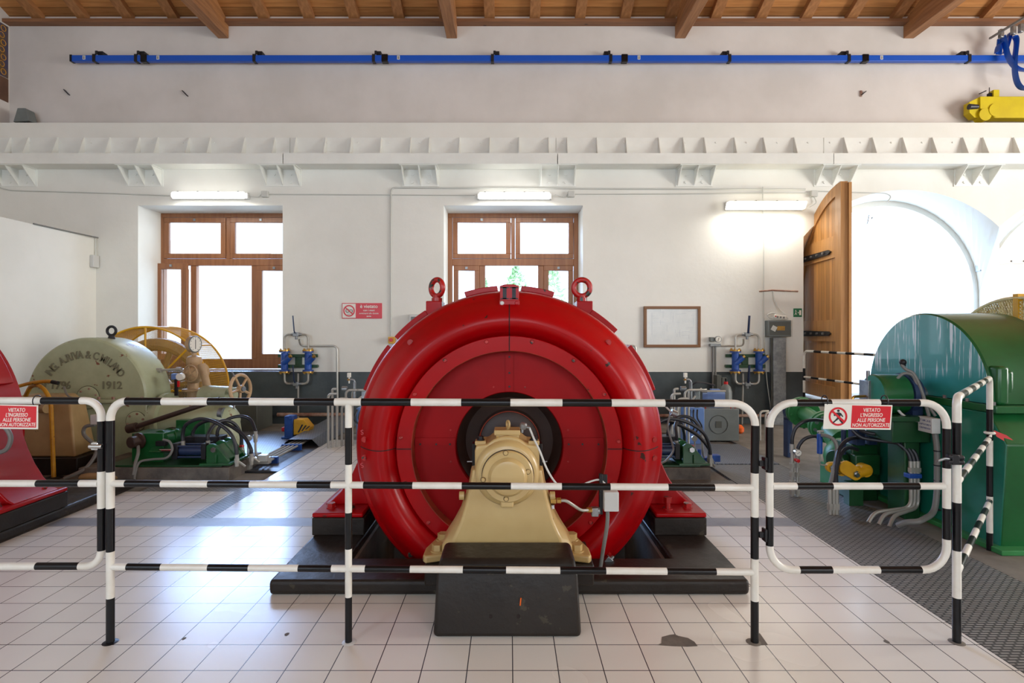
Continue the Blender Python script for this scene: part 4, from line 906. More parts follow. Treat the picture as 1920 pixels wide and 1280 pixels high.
q = MB(); q.cyl((X(1829), 9.06, Z(202)), (X(1813), 9.06, Z(202)), .035, .045, n=16); q.build('rubber_buffer', 'rubber', g)
q = MB(); q.box(X(1861), 9.08, Z(183), X(1872), 9.18, Z(169)); q.build('junction_block', 'craneyellow', g, bev=.004)
q = MB(); q.cyl((X(1838), 9.12, Z(175)), (X(1851), 9.12, Z(169)), .008, n=6); q.box(X(1855), 9.1, Z(183), X(1860), 9.15, Z(174)); q.cyl((X(1857), 9.12, Z(175)), (X(1857), 9.12, Z(163)), .006, n=6); q.build('limit_switch', 'black', g)
g = thing('festoon_cable', (8.4, 8.9, 5.6), 'blue flat festoon cable hanging from a grey track at the upper right', 'cable')
d = 8.8; q = MB()
q.tube([at(1856, 72, 9.1), at(1990, -10, 7.4)], .02, 4); q.build('festoon_track', 'greyhose', g)
for ex, pts in ((.0, [(1869,98),(1872,85),(1880,78),(1890,66),(1894,62),(1893,70),(1888,88),(1884,98)]), (.05, [(1880,68),(1885,85),(1890,105),(1900,122),(1912,130),(1935,133)]), (.1, [(1899,69),(1904,70),(1906,80),(1903,110),(1903,135),(1908,156),(1918,166),(1935,167)])):
    MB().tube(spline([at(x, y, 9.05-ex) for x, y in pts]), (.010, .055), 8, flat=(1,0,0)).build('flat_cable', 'blue', g)
MB().obox(at(1874, 88, 9.08), .09, .02, .25, Matrix.Rotation(.1, 3, 'Y')).build('cable_loop', 'blue', g)
for px, py in ((1877, 62), (1900, 56), (1914, 52)):
    q = MB(); p = at(px, py, 8.95); q.box(p.x-.03, p.y-.03, p.z-.08, p.x+.03, p.y+.03, p.z+.06); q.build('trolley', 'steel', g, bev=.01)
# ---- fluorescent lamps
def lamp(px0, px1, py0, py1, label, mat, box):
    a = at(px0, py0, 8.9); b = at(px1, py1, 8.9); g = thing('wall_lamp', ((a.x+b.x)/2, 8.9, b.z), label, 'lamp', 'fluorescent wall lamps')
    q = MB(); q.box(a.x+.02, 8.92, b.z+.01, b.x-.02, 8.999, a.z); q.build('lamp_housing', 'lgrey', g, bev=.01)
    q = MB()
    if box: q.prism([(a.x+.03, a.z-.012), (b.x, a.z-.012), (b.x-.04, b.z), (a.x, b.z)][::-1], 1, 8.83, 8.93)
    else:
        r = (a.z-b.z)/2; cz = (a.z+b.z)/2; q.tube([(a.x+r, 8.88, cz), (b.x-r, 8.88, cz)], (r, .05), 20, flat=(0,0,1)); 
    q.build('lamp_diffuser', mat, g, bev=.02, seg=3)
    for k in (.12, .37, .63, .88): x = a.x+(b.x-a.x)*k; MB().box(x-.012, 8.86, a.z-.012, x+.012, 8.93, a.z+.006).build('clip', 'greyhose', g)
    return g
lamp(318, 466, 360, 373, 'lit fluorescent lamp above the left window', 'tube', 0)
lamp(892, 1037, 361, 374, 'lit fluorescent lamp above the middle window', 'tube', 0)
lamp(1360, 1511, 377, 393, 'lit lower warm fluorescent lamp left of the open wooden door', 'tubewarm', 1)
for px0, px1, p in ((318, 466, 62), (892, 1037, 62), (1360, 1511, 95)):
    a = at((px0+px1)/2, 376 if px0 < 1300 else 398, 8.78); area('lamp_light', a, (math.radians(8), 0, 0), 1.2, .12, p*.16, (1, .96, .88))
# ---- conduits and junction boxes on the wall
def conduit(name, pts, r, label, mat='conduit', d=8.985, fil=.08, cat='conduit'):
    P = [at(x, y, d) if len(p_) == 2 else at(x, y, p_[2]) for p_ in pts for x, y in (p_[:2],)]
    return tag(MB().tube(fillet(P, fil) if fil else P, r, 8).build(name, mat), label, cat)
conduit('wall_conduit', [(733, 630), (733, 352), (1510, 355)], .014, 'grey wall conduit rising from the emergency button and turning right under the brackets')
conduit('wall_conduit', [(503, 364), (890, 366)], .009, 'thin conduit along the wall between the left and middle lamp', fil=0)
conduit('wall_conduit', [(-20, 347), (20, 357), (200, 362), (318, 367)], .009, 'thin sagging cable left of the left window lamp')
conduit('wall_conduit', [(1078, 364), (1515, 362)], .009, 'thin conduit from the middle lamp towards the door lamp', fil=0)
conduit('wall_conduit', [(1528, 358), (1660, 362), (1672, 368), (1664, 378)], .009, 'cable crossing above the arch beside the open wooden door')
for px, py, lb in ((497, 364, 'right of the left window lamp'), (1071, 364, 'right of the middle window lamp'), (1526, 363, 'above the lamp beside the wooden door')):
    p = at(px, py, 8.97); g = thing('junction_box', p, 'small white junction box '+lb, 'junction box')
    MB().box(p.x-.055, 8.94, p.z-.05, p.x+.055, 9.0, p.z+.05).build('box_body', 'conduit', g, bev=.01)
    s = -1 if px < 1500 else 0
    MB().tube(spline([p+Vector((-.06,0,.0)), p+Vector((-.12,-.01,-.05)), p+Vector((-.27,-.02,-.01))] if s else [p+Vector((.0,0,-.05)), p+Vector((.03,-.01,-.15)), p+Vector((-.08,-.02,-.22))]), .008, 6).build('lamp_cable', 'conduit', g)
a = at(736, 637, 8.98); g = thing('emergency_button', a, 'yellow box with a red emergency button left of the central red generator', 'button')
MB().box(a.x-.06, 8.93, a.z-.06, a.x+.045, 9.0, a.z+.05).build('button_box', 'yellow', g, bev=.006); MB().cyl((a.x-.008, 8.93, a.z), (a.x-.008, 8.90, a.z), .025, .03, n=16).build('button_head', 'redplastic', g)
a = at(767, 589, 8.9); b = at(812, 640, 8.9); g = thing('wall_cabinet', ((a.x+b.x)/2, 8.9, b.z), 'light grey wall box with a window, half hidden by the central red generator', 'cabinet')
q = MB(); q.box(a.x, 8.88, b.z, b.x, 9.0, a.z); q.build('cabinet_body', 'lgrey', g, bev=.01); MB().box(a.x+.035, 8.874, b.z+.04, b.x-.04, 8.882, a.z-.04).build('cabinet_window', 'grey', g)
# ---- valve groups
def valve_group(x, zt, label, side):
    g = thing('valve_group', (x, 8.9, zt-.65), label, 'valve group'); Yv = 8.88
    fr_ = MB(); 
    for z in (zt-.30, zt-.47): fr_.box(x-.32, 8.93, z-.025, x+.32, 8.97, z+.025)
    fr_.box(x-.05, 8.95, zt-.46, x+.05, 8.998, zt-.31); fr_.box(x-.32, 8.96, zt-.49, x-.28, 8.999, zt-.45).box(x+.28, 8.96, zt-.49, x+.32, 8.999, zt-.45); fr_.build('mounting_frame', 'greendark', g, bev=.004)
    for sx in (-1, 1):
        xc = x+sx*.19; q = MB(); q.cyl((xc, Yv, zt-.25), (xc, Yv, zt-.52), .055, n=16); q.cyl((xc-.01, Yv-.02, zt-.42), (xc+.10, Yv-.05, zt-.32), .05, .045, n=14)
        q.cyl((xc, Yv, zt-.225), (xc, Yv, zt-.245), .085, n=20); q.cyl((xc, Yv, zt-.525), (xc, Yv, zt-.545), .085, n=20); v = q.build('strainer_body', 'bluevalve', g)
        MB().cyl((xc+.095, Yv-.05, zt-.325), (xc+.125, Yv-.06, zt-.295), .03, n=6).build('strainer_plug', 'brass', v)
        for z, z2 in ((zt-.212, zt-.19), (zt-.558, zt-.58)):
            q = MB(); q.cyl((xc, Yv, z-.012), (xc, Yv, z+.012), .088, n=20)
            for k in range(6): an = k*PI/3; q.cyl((xc+.068*math.cos(an), Yv+.068*math.sin(an), z2-.01), (xc+.068*math.cos(an), Yv+.068*math.sin(an), z2+.012), .011, n=6)
            q.build('bolted_flange', 'brass', v)
        MB().tube(fillet([(xc, Yv, zt-.2), (xc, Yv, zt+.045), (x+sx*.03, Yv, zt+.045)], .09), .018, 8).build('pipe_bend', 'pipe', g)
        MB().tube(fillet([(xc, Yv, zt-.56), (xc, Yv, zt-.75), (x+sx*.03, Yv, zt-.75)], .09), .018, 8).build('pipe_bend', 'pipe', g)
    for z in (zt+.045, zt-.75):
        q = MB(); q.box(x-.045, Yv-.04, z-.035, x+.045, Yv+.04, z+.035); q.cyl((x-.09, Yv, z), (x+.09, Yv, z), .024, n=8); q.cyl((x, Yv, z-.08), (x, Yv, z), .024, n=8); vb = q.build('ball_valve', 'steel', g, bev=.006)
        MB().tube([(x-.005, Yv-.05, z+.02), (x-.01, Yv-.07, z+.06), (x-.03+.06*side, Yv-.07, z+.30)], (.008, .018), 8).build('valve_handle', 'navy', vb)
    return g
gA = valve_group(at(561, 0, 9).x, at(0, 632, 8.9).z, 'pair of blue strainer valves with bent pipes beside the left window', 0)
gB = valve_group(at(1395, 0, 9).x, at(0, 632, 8.9).z, 'pair of blue strainer valves with bent pipes between the framed drawing and the galvanised post', .6)
conduit('wall_pipe', [(561, 636, 8.88), (563, 648, 8.95), (632, 648, 8.95), (633, 800, 8.95)], .016, 'steel pipe from the left valve pair across and down the wall to the floor', 'pipe', fil=.08, cat='pipe')
conduit('wall_pipe', [(559, 700, 8.88), (559, 800, 8.95)], .016, 'vertical steel pipe from under the left valve pair to the floor', 'pipe', fil=0, cat='pipe')
conduit('wall_pipe', [(1393, 700, 8.88), (1393, 725, 8.9), (1391, 795, 8.95)], .016, 'vertical steel pipe from under the right valve pair down to the floor', 'pipe', fil=0, cat='pipe')
conduit('wall_pipe', [(1394, 636, 8.88), (1394, 648, 8.95), (1352, 648, 8.95)], .014, 'short steel pipe joining the wall gauge to the right valve pair', 'pipe', cat='pipe')
conduit('wall_pipe', [(1180, 648, 8.95), (1192, 648, 8.95), (1193, 760, 8.95)], .016, 'bent steel pipe on the wall just right of the central red generator', 'pipe', cat='pipe')
conduit('floor_pipe', [(520, 777, 8.93), (660, 777, 8.93)], .03, 'rusty white-patched pipe low on the grey dado, left of the red generator', 'rustpipe', fil=0, cat='pipe')
conduit('floor_pipe', [(1225, 779, 8.93), (1520, 779, 8.93)], .025, 'rusty pipe along the foot of the grey dado, right of the red generator', 'rustpipe', fil=0, cat='pipe')
g = thing('pressure_gauge', at(1340, 648, 8.93), 'round pressure gauge and grey switch on a conduit left of the right valve pair', 'gauge')
p = at(1347, 636, 8.9); q = MB(); q.cyl(p, p+Vector((0,.05,0)), .052, n=24); q.build('gauge_case', 'steel', g); MB().cyl(p-Vector((0,.004,0)), p, .043, n=24).build('gauge_dial', 'signwhite', g); MB().obox(p-Vector((0,.006,0)), .005, .003, .06, Matrix.Rotation(.3, 3, 'Y')).build('gauge_needle', 'ink', g)
p = at(1336, 636, 8.92); MB().box(p.x-.035, p.y, p.z-.035, p.x+.03, p.y+.07, p.z+.035).build('pressure_switch', 'grey', g, bev=.005)
p = at(1342, 647, 8.92); MB().box(p.x-.085, p.y, p.z-.02, p.x+.085, p.y+.08, p.z+.025).build('manifold', 'steel', g, bev=.004)
for dx in (-.03, .01): MB().tube([(p.x+dx, 8.96, p.z), (p.x+dx, 8.96, .05)], .017, 8).build('conduit', 'greyhose', g)
# ---- galvanised post with switch box
x0, x1 = at(1450, 0, 8.86).x, at(1474, 0, 8.86).x; z1 = at(0, 633, 8.86).z
g = thing('cable_trunking', ((x0+x1)/2, 8.9, 0), 'galvanised cable trunking post standing against the wall left of the wooden door', 'trunking')
MB().box(x0, 8.86, 0, x1, 8.999, z1).build('trunking_body', 'steel', g, bev=.004)
q = MB(); q.box(x0-.025, 8.875, .05, x0+.0, 8.9, z1); q.build('side_lip', 'dgrey', g)
a = at(1442, 600, 8.84); b = at(1486, 631, 8.84); g = thing('switch_box', ((a.x+b.x)/2, 8.84, b.z), 'grey switch box with a clear lid on top of the galvanised trunking post', 'switch box')
MB().box(a.x, 8.87, b.z, b.x, 8.999, a.z).build('box_body', 'grey', g, bev=.01); q = MB(); q.box(a.x+.02, 8.865, b.z+.025, b.x-.02, 8.87, a.z-.025); q.build('dark_inside', 'dgrey', g)
q = MB()
for k in (.45, .62): x = a.x+(b.x-a.x)*k; q.box(x-.03, 8.858, b.z+.1, x+.03, 8.866, b.z+.17)
q.build('breaker', 'oldyellow', g); MB().obox(((a.x+.09), 8.86, (a.z+b.z)/2), .08, .006, .08, Matrix.Rotation(.5, 3, 'Y')).build('paper_note', 'signwhite', g)
MB().box(a.x+.0, 8.845, b.z, b.x, 8.850, a.z).build('clear_lid', 'glass', g)
g = thing('power_strip', at(1462, 593, 8.9), 'white power strip with a coiled cable lying on the switch box', 'power strip')
p = at(1462, 594, 8.9); q = MB(); q.obox(p, .20, .06, .06, Matrix.Rotation(.12, 3, 'Y')); q.build('strip_body', 'signwhite', g, bev=.012)
q = MB(); 
for k in (-.05, .0, .05): q.cyl(p+Vector((k, -.035, -.006-k*.1)), p+Vector((k, -.028, -.006-k*.1)), .016, n=12)
q.build('socket', 'greyhose', g); MB().box(p.x-.09, p.y-.035, p.z-.0, p.x-.07, p.y-.029, p.z+.02).build('rocker_switch', 'redplastic', g)
q = MB(); q.tube(spline([p+Vector((.1,0,0)), p+Vector((.13,0,-.03)), p+Vector((.0,-.02,-.035)), p+Vector((-.15,0,-.02)), p+Vector((-.2,0,.03)), p+Vector((-.12,0,.06)), p+Vector((-.05,0,.03)), p+Vector((-.12,0,-.01))]), .009, 6); q.build('cable', 'conduit', g)
tag(MB().tube(spline([at(1430, 350, 8.97), at(1432, 450, 8.97), at(1432, 560, 8.97), at(1436, 690, 8.96), at(1446, 770, 8.95)]), .008, 6).build('hanging_cable', 'conduit'), 'thin grey cable hanging down the wall left of the galvanised post', 'cable')
tag(MB().tube(spline([at(1449, 545, 8.97), at(1452, 562, 8.96), at(1462, 580, 8.94), at(1474, 590, 8.9)]), .009, 6).build('hanging_cable', 'conduit'), 'short cable running down to the white power strip', 'cable')
tag(MB().tube([at(1424, 546, 8.96), at(1448, 544, 8.97), at(1470, 545, 8.96), at(1496, 546, 8.96)], .014, 6).build('rusty_rod', 'rustpipe'), 'short rusty rod fixed to the wall above the power strip', 'rod')
for i, (px, py, rz) in enumerate(((125, 173, .8), (347, 175, .8))):
    p = at(px, py, 9.28); tag(MB().obox(p, .12, .04, .012, Matrix.Rotation(rz, 3, 'Y')).build('wall_spike', 'blackiron'), ('iron spike in the upper wall nearest the left corner', 'iron spike in the upper wall above the left window')[i], 'spike', 'iron spikes in the upper wall')
p = at(1619, 175, 9.28); g = thing('wall_spike', p, 'iron spike with a red-brown smear in the upper wall above the wooden door', 'spike'); MB().obox(p, .10, .04, .012, Matrix.Rotation(-.7, 3, 'Y')).build('spike_rod', 'blackiron', g); MB().box(p.x-.05, p.y+.0, p.z-.05, p.x-.02, 9.3, p.z+.05).build('stain', 'rustpipe', g)
# ---- small grey spotlight and mural in the upper left corner
p = at(36, 212, 9.0); g = thing('spotlight', (p.x, 9.12, 4.91), 'small grey spotlight on the ledge in the upper left corner', 'spotlight')
q = MB(); q.prism([(p.x-.12, 4.93), (p.x-.05, 5.16), (p.x+.08, 5.16), (p.x+.14, 4.95)], 1, 9.02, 9.2); q.build('spotlight_head', 'grey', g, bev=.01); MB().box(p.x-.03, 9.05, 4.91, p.x+.04, 9.15, 4.95).build('spotlight_foot', 'blackiron', g)
g = thing('mural', (-8.43, 8.8, 5.3), 'strip of a painted mural on the left wall in the upper left corner', 'mural')
MB().box(-8.43, 7.5, 5.75, -8.422, 9.27, 6.62).build('painted_field', 'mural', g); MB().box(-8.43, 7.5, 5.35, -8.420, 9.27, 5.74).build('brown_band', 'muralbrown', g)
q = MB()
for k in range(7): q.torus((-8.4215, 9.18-.03*(k % 2), 5.83+.12*k), (1,0,0), .045, .006, 20, 6)
q.build('painted_swirl', 'oldyellow', g)
# ---- motion sensor and cable on the left block wall
p = at(176, 490, 8.93); g = thing('motion_sensor', (p.x, 8.9, p.z-.1), 'small white motion sensor with a cable in the corner left of the left window', 'sensor')
MB().box(-6.745, 8.86, p.z-.10, -6.68, 8.99, p.z+.10).build('sensor_body', 'lgrey', g, bev=.01); MB().tube([(-6.72, 8.96, p.z+.1), (-6.72, 8.96, 3.02)], .008, 6).build('cable', 'conduit', g)
tag(MB().tube([(-6.73, 7.8, 3.025), (-6.735, 8.5, 3.03), (-6.7, 8.98, 3.03)], .012, 6).build('wall_cable', 'greyhose'), 'dark cable lying along the top edge of the left block wall', 'cable')
p = at(1833, 497, 9.5); tag(MB().box(8.16, 9.55, 2.55, 8.26, 9.66, 2.72).build('door_catch', 'steel', bev=.005), 'small grey metal catch on the pier between the two arched doors', 'door catch')
tag(MB().tube([(6.3, 9.66, 3.55), (6.28, 9.67, 3.4), (6.22, 9.6, 3.38)], .008, 6).add([(6.33,9.66,3.5),(6.38,9.66,3.52),(6.35,9.66,3.46)], [(0,1,2)]).build('hanging_ornament', 'greyhose'), 'tiny wire ornament hanging in the arched opening near its crown', 'ornament')
# ================================================================ PALE GREEN TURBINE (left unit)
TX = -4.91; TZ = .715
t = thing('water_turbine', (TX, 6.6, .1), 'pale green turbine housing with raised lettering and the year 1912, left of the yellow guard', 'turbine')
q = MB(); n = 48
pr = [(.700, 6.86), (.712, 6.84), (.712, 6.44), (.700, 6.41), (.680, 6.395), (.0001, 6.395)]
q.prof((TX, 0, TZ), (0,1,0), [(.0001, 6.86)]+pr, n, cap=False, a0=-PI/2, a1=PI/2); up = q.build('upper_casing', 'palegreen', t, ang=25)
q = MB(); q.box(TX-.74, 6.36, TZ-.045, TX+.75, 6.92, TZ-.003); fl_ = q.build('split_flange', 'palegreen', t, bev=.006)
for i in range(9):
    x = TX-.66+.165*i; MB().hexb((x, 6.375, TZ-.003), (0,0,1), .018, .03).build('flange_bolt', 'rustpipe', fl_)
q = MB(); q.prism([(TX-.71, TZ-.045), (TX+.70, TZ-.045), (TX+.70, .40), (TX+.62, .02), (TX-.68, .02)], 1, 6.40, 6.90); lc = q.build('lower_casing', 'palegreen', t, bev=.01)
for (px, py, r) in ((255, 790, .115), (165, 745, .13)):
    p = at(px, py, 6.385); q = MB(); q.prof(p+Vector((0,.015,0)), (0,-1,0), [(r, 0), (r, .018), (r-.006, .022)], 40); bc = q.build('inspection_cover', 'palegreen', lc)
    MB().torus(p-Vector((0,.0,0)), (0,1,0), r+.002, .003, 48, 5).build('cover_gap', 'seam', bc)
    for k in range(6):
        a = k*PI/3+.3; MB().hexb(p+Vector((r*.8*math.cos(a), -.007, r*.8*math.sin(a))), (0,-1,0), .013, .012).build('cover_bolt', 'rustpipe', bc)
q = MB(); q.cyl((TX+.135, 6.62, TZ+.69), (TX+.135, 6.62, TZ+.735), .04, .03, n=16); q.torus((TX+.135, 6.62, TZ+.79), (0,1,0), .052, .016, 28, 10); q.build('lifting_eye', 'blackiron', t)
items = []
s = 'ING. A.RIVA & C MILANO'; A0_, A1_ = 147, 33
wd_ = [.55 if c in " .I" else (1.25 if c in 'MW&' else 1) for c in s]; tot = sum(wd_); acc = 0
for c, w_ in zip(s, wd_):
    a = math.radians(A0_+(A1_-A0_)*(acc+w_/2)/tot); acc += w_
    if c != ' ': items.append((c, .125, face_y(TX-.01+.51*math.cos(a), 6.393, TZ-.0+.51*math.sin(a), tilt=a-PI/2, sx=.8), 'CENTER'))
items += [('N°1796', .125, face_y(TX-.36, 6.393, TZ+.155, shear=.1, sx=.95), 'CENTER'), ('1912', .125, face_y(TX+.30, 6.393, TZ+.155, sx=1.0), 'CENTER')]
text_mesh('raised_lettering', items, 'palegreen_letter', up, ext=.006, bold=.02)
q = MB(); q.cyl((TX+.69, 6.62, .46), (TX+1.48, 6.62, .42), .25, .20, n=28); q.cyl((TX+.78, 6.62, .46), (TX+.83, 6.62, .46), .30, n=28); q.cyl((TX+1.45, 6.62, .45), (TX+1.53, 6.6, .0), .20, .20, n=24); q.ball((TX+1.46, 6.62, .43), .205); q.build('inlet_pipe', 'palegreen', t)
q = MB(); q.cyl((TX+1.0, 6.45, .28), (TX+1.0, 6.35, .28), .11, n=20); q.build('drain_cap', 'rotor', t)
# tan pedestal between generator and turbine
g = thing('bearing_box', (-4.8, 6.0, .1), 'dull tan bearing box with a black foot in front of the pale green turbine', 'bearing stand')
q = MB(); q.add([(-5.35,5.78,.18),(-4.55,5.78,.18),(-4.60,6.15,.18),(-5.35,6.15,.18),(-5.3,5.83,.72),(-4.64,5.83,.72),(-4.70,6.12,.72),(-5.3,6.12,.72),(-5.2,5.88,.82),(-4.76,5.88,.82),(-4.78,6.08,.82),(-5.2,6.08,.82)],
      [(0,3,2,1),(8,9,10,11)]+[(4*k+i, 4*k+(i+1) % 4, 4*k+4+(i+1) % 4, 4*k+4+i) for k in (0,1) for i in range(4)]); q.build('box_body', 'tandull', g, bev=.02, seg=3)
MB().box(-5.6, 5.74, 0, -4.50, 6.2, .179).build('black_foot', 'blackconc', g, bev=.01)
q = MB(); p = at(70, 765, 5.78); q.cyl(p, p+Vector((.12, -.02, 0)), .05, n=18); q.build('shaft_stub', 'tandull', g)
MB().tube(spline([at(150, 750, 5.8), at(128, 742, 5.75), at(120, 725, 5.85)]), .01, 6).build('sensor_cable', 'greyhose', g)
p = at(180, 786, 5.7); g = thing('junction_box', p, 'small pale junction box and grey conduit behind the left fence post', 'junction box')
MB().box(p.x-.04, p.y-.03, p.z-.05, p.x+.04, p.y+.03, p.z+.05).build('box_body', 'lgrey', g, bev=.006)
MB().tube(spline([at(178, 796, 5.7), at(160, 800, 5.7), at(158, 815, 5.7), at(178, 835, 5.68), at(180, 850, 5.66), at(165, 873, 5.6), at(148, 885, 5.55), at(120, 897, 5.5)]), .018, 8).build('conduit', 'greyhose', g)
p0 = at(152, 884, 5.5); tag(MB().prof((-4.35, 5.56, .02), (1,.1,0), [(.001,0),(.035,.03),(.05,.1),(.055,.3),(.03,.42),(.001,.45)], 14).build('cloth_roll', 'tandull'), 'crumpled beige cloth roll on the floor beside the tan bearing box', 'cloth')
b = onfloor(101, 896); g = thing('yellow_handrail', b, 'chipped yellow pipe handrail standing before the tan bearing box at the left', 'handrail')
MB().tube(fillet([b, at(95, 748, 5.64), at(78, 722, 5.64), at(58, 722, 5.7), at(48, 742, 5.8)], .12), .020, 10).build('post_pipe', 'oldyellow', g)
MB().tube(fillet([at(20, 728, 5.64), at(60, 717, 5.64), at(90, 714, 5.64), at(106, 717, 5.64)], .1), .018, 10).build('top_pipe', 'oldyellow', g)
MB().tube([at(97, 715.5, 5.64), at(109, 718, 5.64)], .020, 10).build('pipe_end', 'blackiron', g)
MB().cyl(b, b+Vector((0,0,.012)), .09, .07, n=20).build('base_plate', 'blackiron', g)
# ---- yellow mesh guard with flywheel
def lattice(q, fn, nu, nv):
    for i in range(nu):
        for j in range(nv):
            a, b_, c, d = fn((i+.5)/nu, j/nv), fn((i+1)/nu, (j+.5)/nv), fn((i+.5)/nu, (j+1)/nv), fn(i/nu, (j+.5)/nv)
            if None in (a, b_, c, d): continue
            q.add([a, b_, c, d], [(0,1,2,3)])
g = thing('flywheel_guard', (TX, 7.7, .2), 'yellow expanded mesh guard with arched frame behind the pale green turbine', 'guard'); R = .86; zc = .70
arcp = lambda R_, y, a: Vector((TX+R_*math.cos(a), y, zc+R_*math.sin(a)))
q = MB()
for y in (7.44, 7.96): q.tube([Vector((TX-R, y, .2))]+[arcp(R, y, PI-PI*i/40) for i in range(41)]+[Vector((TX+R, y, .2))], .014, 8)
for a in (0, 45, 90, 135, 180): q.tube([arcp(R, 7.44, math.radians(a)), arcp(R, 7.96, math.radians(a))], .012, 6)
for a in (45, 90, 135): q.tube([arcp(.1, 7.44, math.radians(a)), arcp(R, 7.44, math.radians(a))], .014, 6)
q.tube([(TX-R, 7.44, zc), (TX+R, 7.44, zc)], .014, 6); q.tube([(TX+R, 7.44, .2), (TX+R, 7.96, .2)], .012, 6); q.tube([(TX-R, 7.44, .2), (TX+R, 7.44, .2)], .012, 6); q.build('guard_frame', 'yellow', g)
q = MB(); lattice(q, lambda u, v: arcp(R, 7.44+.52*v, PI*u), 84, 26); lattice(q, lambda u, v: Vector((TX+R, 7.44+.52*v, .2+.5*u)), 16, 26)
def face(u, v):
    x = -R+2*R*u; z = -.5+(.5+R)*v
    return Vector((TX+x, 7.44, zc+z)) if (z < 0 or x*x+z*z < R*R) else None
lattice(q, face, 60, 70)
o = q.build('guard_mesh', 'yellow', g); wf_ = o.modifiers.new('wire', 'WIREFRAME'); wf_.thickness = .0045; wf_.use_even_offset = False
g = thing('flywheel', (TX, 7.7, .0), 'brown spoked flywheel seen through the yellow mesh guard', 'flywheel')
q = MB(); q.torus((TX, 7.7, zc), (0,1,0), .62, .09, 48, 10); q.cyl((TX, 7.6, zc), (TX, 7.8, zc), .16, n=24)
for k in range(6): a = k*PI/3+.2; q.tube([(TX+.1*math.cos(a), 7.7, zc+.1*math.sin(a)), (TX+.6*math.cos(a), 7.7, zc+.6*math.sin(a))], .04, 8)
q.build('spoked_wheel', 'tandull', g); MB().box(TX-.15, 7.62, 0, TX+.15, 7.78, .56).build('shaft_support', 'tandull', g)
# ---- tan needle valve with gauge and handwheels
def wheel(q, c, ax, R, r, spokes=5, a0=0):
    ax = Vector(ax).normalized(); u = (Vector((0,0,1))-ax*ax.z).normalized(); w = ax.cross(u); q.torus(c, ax, R, r, 32, 8); c = Vector(c)
    for k in range(spokes):
        a = 2*PI*k/spokes+a0; q.tube([c, c+(u*math.cos(a)+w*math.sin(a))*R], r*.75, 6)
    q.cyl(c-ax*.02, c+ax*.03, r*2.2, n=14)
g = thing('needle_valve', at(365, 800, 6.9), 'tan valve column with a round dial gauge and a small handwheel beside the yellow guard', 'valve')
q = MB(); q.cyl(at(362, 775, 6.9), at(362, 712, 6.9), .075, .06, n=20); q.prof(at(362, 733, 6.9), (0,0,1), [(.12, 0), (.125, .015), (.12, .03)], 24); q.ball(at(364, 702, 6.88), .125, 20, .9); q.cyl(at(368, 697, 6.9), at(386, 695, 6.9), .10, .085, n=20)
q.cyl(at(362, 768, 6.9), at(362, 868, 6.9), .13, .15, n=20)
q.prof(at(364, 687, 6.9), (0,0,1), [(.06,0),(.085,.03),(.09,.07),(.08,.12),(.05,.135),(.03,.14),(.03,.2)], 22); vb = q.build('valve_body', 'tanworn', g)
q = MB(); wheel(q, at(357, 700, 6.72), (-.25,-1,0), .10, .010, 5, .3); q.build('handwheel', 'tanworn', g)
c = at(366, 645, 6.85); ax = Vector((.98,-.22,0)).normalized(); q = MB(); q.cyl(c-ax*.06, c, .10, n=28); gc = q.build('gauge_case', 'tanworn', g)
MB().torus(c, ax, .098, .008, 32, 6).build('gauge_rim', 'grey', gc); MB().cyl(c, c+ax*.004, .092, n=28).build('gauge_dial', 'signwhite', gc)
q = MB(); Rg = Matrix((ax.cross(Vector((0,0,1))), ax, (0,0,1))).transposed(); q.obox(c+ax*.006, .006, .003, .12, Rg)
for k in range(12): 
    if k != 6: q.obox(c+ax*.005+Rg@Vector((.078*math.sin(k*PI/6), 0, .078*math.cos(k*PI/6))), .005, .002, .012, Rg@Matrix.Rotation(k*PI/6, 3, 'Y'))
q.build('gauge_marks', 'ink', gc)
MB().tube(fillet([at(378, 682, 6.8), at(391, 735, 6.78), at(397, 788, 6.76)], .1), (.018, .05), 8, flat=(0,1,0)).build('lever_bar', 'tanworn', g)
q = MB(); p = at(396, 786, 6.7); q.cyl(p, p+Vector((0,.12,0)), .06, n=18); q.cyl(p-Vector((0,.03,0)), p, .03, n=12); q.build('lever_joint', 'tanworn', g)
tag(MB().tube([at(296, 694, 6.7), at(336, 692, 6.7)], .014, 8).cyl(at(294, 694, 6.7), at(302, 694, 6.7), .028).cyl(at(331, 692, 6.7), at(340, 692, 6.7), .026).build('control_rod', 'pipe'), 'short horizontal steel rod between the pale green turbine and the small tan handwheel', 'rod')
tag(MB().tube([at(248, 802, 6.15), at(330, 775, 6.2), at(412, 748, 6.25)], .028, 10).cyl(at(240, 804, 6.15), at(256, 800, 6.15), .05).build('linkage_rod', 'rotor'), 'long dark diagonal rod in front of the pale green inlet pipe', 'rod')
p = at(330, 706, 6.5); g = thing('pressure_switch', p, 'small blue-grey pressure switch with dial on a black stand before the turbine', 'switch')
MB().box(p.x-.06, p.y, p.z-.035, p.x+.03, p.y+.06, p.z+.035).build('switch_body', 'bluegrey', g, bev=.005); q = MB(); q.cyl(p+Vector((.05,-.02,0)), p+Vector((.05,.03,0)), .042, n=20); q.build('dial', 'signwhite', g)
MB().box(p.x-.02, p.y, .74, p.x+.01, p.y+.03, p.z-.03).build('stand', 'blackiron', g); MB().box(p.x+.02, p.y-.01, p.z-.12, p.x+.04, p.y+.01, p.z-.05).build('red_tag', 'redplastic', g)
c = at(451, 729, 6.4); g = thing('large_handwheel', c, 'large tan handwheel with rim pegs right of the dial gauge column', 'handwheel'); ax = Vector((.97,-.24,.05)).normalized()
q = MB(); wheel(q, c, ax, .165, .020, 5, .5); u = (Vector((0,0,1))-ax*ax.z).normalized(); w = ax.cross(u)
wh = q.build('wheel_rim', 'tanworn', g)
